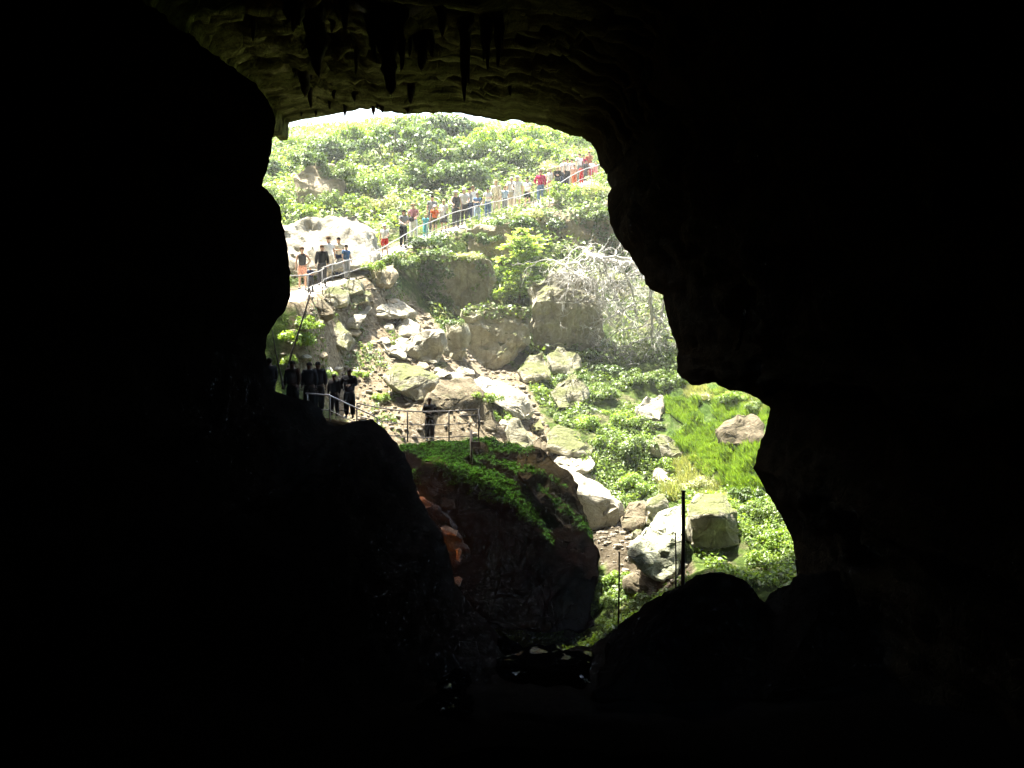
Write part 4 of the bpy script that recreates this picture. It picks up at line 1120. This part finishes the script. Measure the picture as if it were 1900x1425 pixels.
PEOPLE = [
 (562,462,'woman in a dark sleeveless top and orange shorts at the left cave edge', dict(off=.3, rot=.5, top='dgrey', bottom='salmon', sleeve='none', legs='shorts', hair='brown', armL='hip')),
 (577,488,'small fair haired child in a dark top beside the orange shorts woman', dict(off=-.5, rot=.2, hmin=.9, hmax=1.1, top='navy', bottom='dgrey', hair='grey', armR='fold', armL='fold')),
 (598,451,'man in an open black jacket and grey trousers at the railing', dict(off=-.2, rot=.2, hmax=1.74, top='black', bottom='dgrey', sleeve='long', hair='brown', stride=.12)),
 (609,438,'tall man in a white shirt behind the black jacket man', dict(off=.7, rot=.2, top='white', bottom='cream', hair='brown')),
 (628,444,'person in a cream shirt and jeans with a camera strap', dict(off=.5, rot=.4, top='cream', bottom='navy', hair='dark', armR='fold')),
 (643,457,'boy in a blue shirt and grey trousers by the railing post', dict(off=-.3, rot=.5, hmax=1.55, top='blue', bottom='grey', hair='dark')),
 (714,406,'child in a white shirt and bright red shorts walking alone', dict(off=0, rot=-.4, hmax=1.5, top='white', bottom='red', legs='shorts', hair='dark', armL='rail', hat=('white','cap'))),
 (748,393,'dark haired person in a grey shirt and black trousers leaning on the railing', dict(off=-.2, rot=.1, top='grey', bottom='black', hair='dark', longhair=True, armR='rail', armL='fold')),
 (767,381,'woman in a straw hat and pink shirt with white trousers', dict(off=.1, rot=-.3, top='pink', bottom='white', hair='brown', hat=('straw','brim'), armL='rail')),
 (789,390,'small blond child dressed in turquoise', dict(off=-.2, rot=.2, hmin=.9, hmax=1.2, top='turq', bottom='turq', hair='blond')),
 (802,362,'man with a grey shirt and dark backpack behind the orange shirted child', dict(off=.75, rot=.3, top='grey', bottom='dgrey', hair='dark')),
 (806,377,'child in an orange shirt, white cap and olive shorts', dict(off=-.1, rot=0, hmin=1.1, hmax=1.45, top='orange', bottom='olive', legs='shorts', hair='blond', hat=('white','cap'), armR='bag', armL='rail')),
 (823,372,'woman in a white top and dark skirt holding a white bag', dict(off=-.1, rot=-.2, hmax=1.6, top='white', bottom='dgrey', legs='skirt', hair='blond', armR='fold')),
 (846,356,'person with a dark vest and white hat at the railing', dict(off=-.1, rot=.1, top='dgrey', bottom='dgrey', sleeve='none', hair='grey', hat=('white','brim'), armR='rail')),
 (861,353,'person in a white shirt and white cap right of the dark vest', dict(off=.0, rot=-.2, top='white', bottom='dgrey', hair='grey', hat=('white','cap'), armL='rail')),
 (878,348,'brown haired person in a pale shirt behind the denim clothed one', dict(off=.6, rot=.1, top='white', bottom='grey', hair='brown')),
 (886,361,'person in blue denim shirt and light jeans at the railing', dict(off=-.2, rot=0, hmax=1.6, top='jeans', bottom='lblue', hair='brown', armR='fold', armL='rail')),
 (906,352,'dark haired person in a white shirt and blue jeans', dict(off=.0, rot=.1, top='white', bottom='jeans', hair='dark', armL='fold')),
 (922,336,'tall person dressed all in beige and cream', dict(off=.5, rot=-.2, top='cream', bottom='beige', hair='blond', sleeve='long')),
 (948,332,'person in a white shirt half hidden behind the tall white hatted one', dict(off=.4, rot=.2, top='white', bottom='cream', hair='grey')),
 (960,325,'tall person with white hat and dark shoulder strap over a white shirt', dict(off=0, rot=.1, top='white', bottom='white', legs='shorts', hair='dark', hat=('white','brim'), armR='rail')),
 (979,333,'person in a white shirt and black knee length shorts', dict(off=.1, rot=-.3, top='white', bottom='black', legs='shorts', hair='dark', armL='rail')),
 (1004,319,'person in a crimson jacket and blue jeans', dict(off=.0, rot=.2, top='crimson', bottom='jeans', sleeve='long', hair='brown', armR='hip')),
 (1021,315,'blond person in a pale top right of the crimson jacket', dict(off=.3, rot=.1, top='white', bottom='pink', hair='blond', sleeve='none', longhair=True)),
 (1034,312,'blond person in a black jacket', dict(off=.0, rot=-.1, top='black', bottom='dgrey', sleeve='long', hair='blond', armR='fold', armL='fold')),
 (1053,297,'dark haired person in a long white shirt right of the black jacket', dict(off=.3, rot=.1, top='white', bottom='black', hair='dark', fat=1.2)),
 (1066,308,'girl in salmon orange near the end of the path', dict(off=-.3, rot=.1, hmax=1.4, top='salmon', bottom='orange', hair='brown')),
 (1078,310,'child in a bright red shirt near the end of the path', dict(off=-.3, rot=0, hmax=1.4, top='red', bottom='red', hair='dark', armR='fold')),
 (1086,300,'person in dark green behind the red shirted child', dict(off=.3, rot=.2, hmax=1.65, top='dgrey', bottom='dgrey', hair='dark', sleeve='long')),
 (1074,288,'person in white with reddish hair at the back of the crowd', dict(off=.9, rot=.1, hmin=1.5, top='white', bottom='grey', hair='brown')),
 (1092,284,'tall person in rust orange at the back of the crowd', dict(off=.7, rot=-.3, hmin=1.5, top='rust', bottom='rust', hair='brown', armL='face')),
 (871,352,'grey clothed person squeezed in behind the white capped one', dict(off=.7, rot=.2, top='grey', bottom='navy', hair='dark')),
 (936,345,'shorter person in lilac grey right of the beige clothed one', dict(off=.3, rot=-.2, hmax=1.5, top='lblue', bottom='grey', hair='brown')),
 (1045,300,'person in white just left of the long white shirt', dict(off=.6, rot=.1, top='white', bottom='navy', hair='brown')),
 (1061,298,'person in white just right of the long white shirt', dict(off=.5, rot=-.1, top='white', bottom='beige', hair='dark')),
 (1083,292,'dark haired person in crimson at the back of the crowd', dict(off=.8, rot=.2, hmin=1.5, top='crimson', bottom='dgrey', hair='dark')),
 (1105,303,'person in pale pink nearest to the right cave wall', dict(off=-.1, rot=.1, top='pink', bottom='pink', hair='blond', hmax=1.5)),
 (1097,300,'person in a white and red shirt beside the pale pink one', dict(off=.2, rot=.1, top='white', bottom='crimson', hair='brown', hmax=1.55)),
]
PE = {}
for px, hd, lab, kw in PEOPLE: PE[lab] = walker(px, hd, lab, **kw)
def at_person(o, off): return o.matrix_basis @ Vector(off)
# things they carry
bp = PE['man with a grey shirt and dark backpack behind the orange shirted child']
t = TB(); t.ell((0, 0, 0), (.17, .11, .24), 12, 8); e = t.build('backpack', cloth(CO['black'])); e.location = at_person(bp, (0, -.2, 1.28)); e.rotation_euler = bp.rotation_euler
for sx in (-1, 1): TB().tube([(sx*.1,.1,.18),(sx*.11,.24,.22),(sx*.12,.33,.05),(sx*.12,.2,-.12)], .018, 5).build('strap', cloth(CO['black']), e)
tag(e, 'dark backpack on the back of the grey shirted man', 'backpack')
wb = PE['woman in a white top and dark skirt holding a white bag']
t = TB(); t.box((0, 0, 0), (.13, .05, .17)); e = t.build('shoulder_bag', cloth(CO['white']), None, False); e.location = at_person(wb, (.05, .26, .82)); e.rotation_euler = (0, .2, PI)
TB().tube([(-.1,0,.17),(-.05,0,.4),(.05,0,.4),(.1,0,.17)], .012, 5).build('strap', cloth(CO['white']), e)
tag(e, 'white bag held in front of the dark skirt', 'bag')
pb = PE['woman in a straw hat and pink shirt with white trousers']
t = TB(); t.ell((0, 0, 0), (.15, .08, .14), 10, 7); e = t.build('shoulder_bag', cloth(CO['dgrey'])); e.location = at_person(pb, (.08, .2, 1.08))
TB().tube([(-.1,0,.1),(-.12,-.05,.35),(.1,-.05,.35),(.1,0,.1)], .01, 5).build('strap', cloth(CO['dgrey']), e)
tag(e, 'dark grey bag at the belly of the straw hat woman', 'bag')

# dark figures on the shaded platform
DK = [
 (500,664,37.0,1.72,'dark figure merging with the cave wall at far left of the group', dict(rot=.6, top='black', bottom='black', sleeve='long')),
 (543,669,36.5,1.75,'dark figure in a brownish top beside the bare branches', dict(rot=2.8, top='brown', bottom='black', sleeve='long', fat=1.5)),
 (574,672,37.2,1.72,'dark broad figure, left head of the pressed pair', dict(rot=3.0, top='black', bottom='black', sleeve='long', fat=1.5)),
 (590,671,37.6,1.74,'dark broad figure, right head of the pressed pair', dict(rot=3.3, top='black', bottom='black', sleeve='long', fat=1.5, armR='hip')),
 (620,694,38.2,1.45,'shorter dark figure left of the one with elbows out', dict(rot=2.9, top='black', bottom='black', sleeve='long')),
 (648,684,38.2,1.72,'dark figure with elbows out at the right end of the group', dict(rot=3.1, top='black', bottom='black', sleeve='long', armR='hip', armL='fold', fat=1.45)),
 (797,738,40,1.58,'lone long haired dark figure standing behind the iron railing', dict(rot=3.2, top='black', bottom='black', sleeve='long', longhair=True, armR='fold', armL='fold', stride=.02)),
]
for px, hd, d, h, lab, kw in DK:
    p = P(px, hd, d); rot = kw.pop('rot')
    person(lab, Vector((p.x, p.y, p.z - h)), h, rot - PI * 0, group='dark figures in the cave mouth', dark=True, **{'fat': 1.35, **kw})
bpy.data.scenes.remove(tmpscene)
# rock platform that carries the group
rock('dark rock ledge under the group of dark figures', 37.2, [(470,762,-2),(560,772,-1.6),(660,790,-.6),(700,800,.5),(690,792,2.8),(560,765,2),(470,752,2),(480,900,-2),(700,900,-1)], 'dark', 1.0, 'rock_ledge', .03, 'ledge')

# ------------------------------------------------------------------ wet rocks and lamp glow
def wetrock(label, D, pts, **k): return rock(label, D, pts, 'wet', 1.2, 'wet_rock', .1, 'rock', **k)
wetrock('glistening wet rock hump low in the middle of the cave', 21.5, [(915,1222,.4),(960,1212,.9),(1040,1208,1.1),(1098,1216,.8),(1085,1240,-.2),(1040,1250,-.6),(960,1240,-.4),(930,1262,-.8),(1080,1270,-.8)])
wetrock('small wet ledge with a thin bright edge above the glistening hump', 24, [(925,1186,.2),(935,1190,.3),(968,1208,.2),(965,1222,-.2),(930,1210,-.2)])
wetrock('dim wet stone at the lower left of the glistening hump', 19, [(800,1265,.3),(850,1252,.6),(875,1262,.4),(860,1290,-.3),(810,1290,-.3)])
wetrock('wet stone with a cold glint near the bottom centre', 17, [(770,1318,.2),(800,1305,.5),(870,1306,.5),(880,1325,-.2),(790,1335,-.4)])
for lab, D, pts in (('thin wet flowstone rib glinting on the right cave wall, left one', 25, [(1388,560,.2),(1394,575,.2),(1386,610,.1),(1376,642,0),(1370,650,0),(1378,600,-.1)]),
                    ('short wet flowstone rib glinting on the right cave wall, lower right one', 25, [(1448,695,.2),(1452,700,.2),(1444,722,0),(1438,718,0)])):
    rock(lab, D - 2.5, pts, 'wet', .5, 'flowstone', .03, 'flowstone', bev=.02, res=.1)

lampm, nt, b = newmat('warm_lamp_glass'); b.inputs['Emission Color'].default_value = (1, .55, .3, 1); b.inputs['Emission Strength'].default_value = 6; b.inputs['Base Color'].default_value = (.8, .6, .4, 1)
lp = P(773, 919, 34.6); root = empty('cave_lamp', lp)
t = TB(); t.ell((0, 0, 0), (.045, .045, .05), 10, 8); t.build('bulb', lampm, root)
t = TB(); t.tube([(0, .05, -.12), (0, .07, .0), (0, .05, .12)], [.05, .09, .05], 8); t.build('housing', M['iron'], root)
tag(root, 'small warm lamp glowing on the edge of the mossy boulder', 'lamp')
M['lamp_tint'] = rock_mat('lamp_tinted_rock', (.05, .03, .014), (.20, .12, .055), (.02, .01, .005), .8, scale=5)  # amber of the lamp light is put into this rock colour
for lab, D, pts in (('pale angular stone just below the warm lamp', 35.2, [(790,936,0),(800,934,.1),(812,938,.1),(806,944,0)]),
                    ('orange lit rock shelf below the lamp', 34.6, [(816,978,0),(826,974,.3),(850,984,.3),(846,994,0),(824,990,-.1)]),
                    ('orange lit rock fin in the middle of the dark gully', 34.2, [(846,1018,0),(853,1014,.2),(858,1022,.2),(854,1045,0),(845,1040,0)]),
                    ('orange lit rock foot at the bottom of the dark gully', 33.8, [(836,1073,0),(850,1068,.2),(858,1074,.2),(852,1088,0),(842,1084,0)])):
    rock(lab, D - .7, pts, 'lamp_tint', .5, 'rock', .04, 'rock', bev=.02, res=.1)
M['lamp_tint_dim'] = rock_mat('dim_lamp_tinted_rock', (.004, .0022, .001), (.022, .012, .005), (.002, .0015, .001), .8, scale=4)  # fainter lamp glow, also carried by the rock's own colour
rock('rock wall tinted with dim amber lamp light between the lamp and the foot of the dark gully', 34.1, [(780,925,.5),(812,962,.4),(845,972,.3),(866,1010,.3),(872,1060,.2),(858,1100,0),(838,1092,0),(826,1000,0),(796,950,.2)], 'lamp_tint_dim', .5, 'rock', .16, 'rock', bev=.03, res=.14)
def lamp(p, e, r=.05):
    L = bpy.data.lights.new('warm_lamp', 'POINT'); L.energy = e; L.color = (1, .36, .10); L.shadow_soft_size = r
    o = bpy.data.objects.new('warm_lamp', L); col.objects.link(o); o.location = p
lamp(lp + Vector((.12, -.15, .1)), 5)
lamp(P(838, 1010, 33.2), 5)

# ------------------------------------------------------------------ haze over the sunny hill and the cave mouth
hm_ = bpy.data.materials.new('thin_air_haze'); hm_.use_nodes = True; nt = hm_.node_tree
nt.nodes.remove(nt.nodes['Principled BSDF']); pv = nt.nodes.new('ShaderNodeVolumePrincipled')
pv.inputs['Color'].default_value = (.97, 1, .95, 1); pv.inputs['Density'].default_value = HAZE; pv.inputs['Anisotropy'].default_value = 0
nt.links.new(pv.outputs[0], nt.nodes['Material Output'].inputs['Volume'])
zmin = min(v[2] for v in TV) - 1
t = TB(); t.box((0, 112, (zmin + 90) / 2), (175, 135, (90 - zmin) / 2)); o = t.build('haze', hm_, None, False); o['kind'] = 'stuff'

# ------------------------------------------------------------------ light
SUN = Vector((-.28, .25, 1.0)).normalized()
w = bpy.data.worlds.new('World'); scene.world = w; w.use_nodes = True
nt = w.node_tree; bg = nt.nodes['Background']; sky = nt.nodes.new('ShaderNodeTexSky'); sky.sky_type = 'NISHITA'; sky.sun_disc = False
sky.sun_elevation = math.asin(SUN.z); sky.sun_rotation = math.atan2(SUN.x, SUN.y); sky.air_density = 1.2; sky.dust_density = 3.0
nt.links.new(sky.outputs[0], bg.inputs[0]); bg.inputs[1].default_value = .13
L = bpy.data.lights.new('sun', 'SUN'); L.energy = 4.5; L.angle = R(.6); L.color = (1, .95, .86)
so = bpy.data.objects.new('sun', L); col.objects.link(so); so.rotation_euler = SUN.to_track_quat('Z', 'Y').to_euler()

scene.view_settings.view_transform = 'Standard'; scene.view_settings.look = 'None'
scene.view_settings.exposure = 3.1; scene.view_settings.gamma = 1
scene.render.engine = 'CYCLES'
scene.cycles.max_bounces = 6; scene.cycles.diffuse_bounces = 2; scene.cycles.transparent_max_bounces = 4
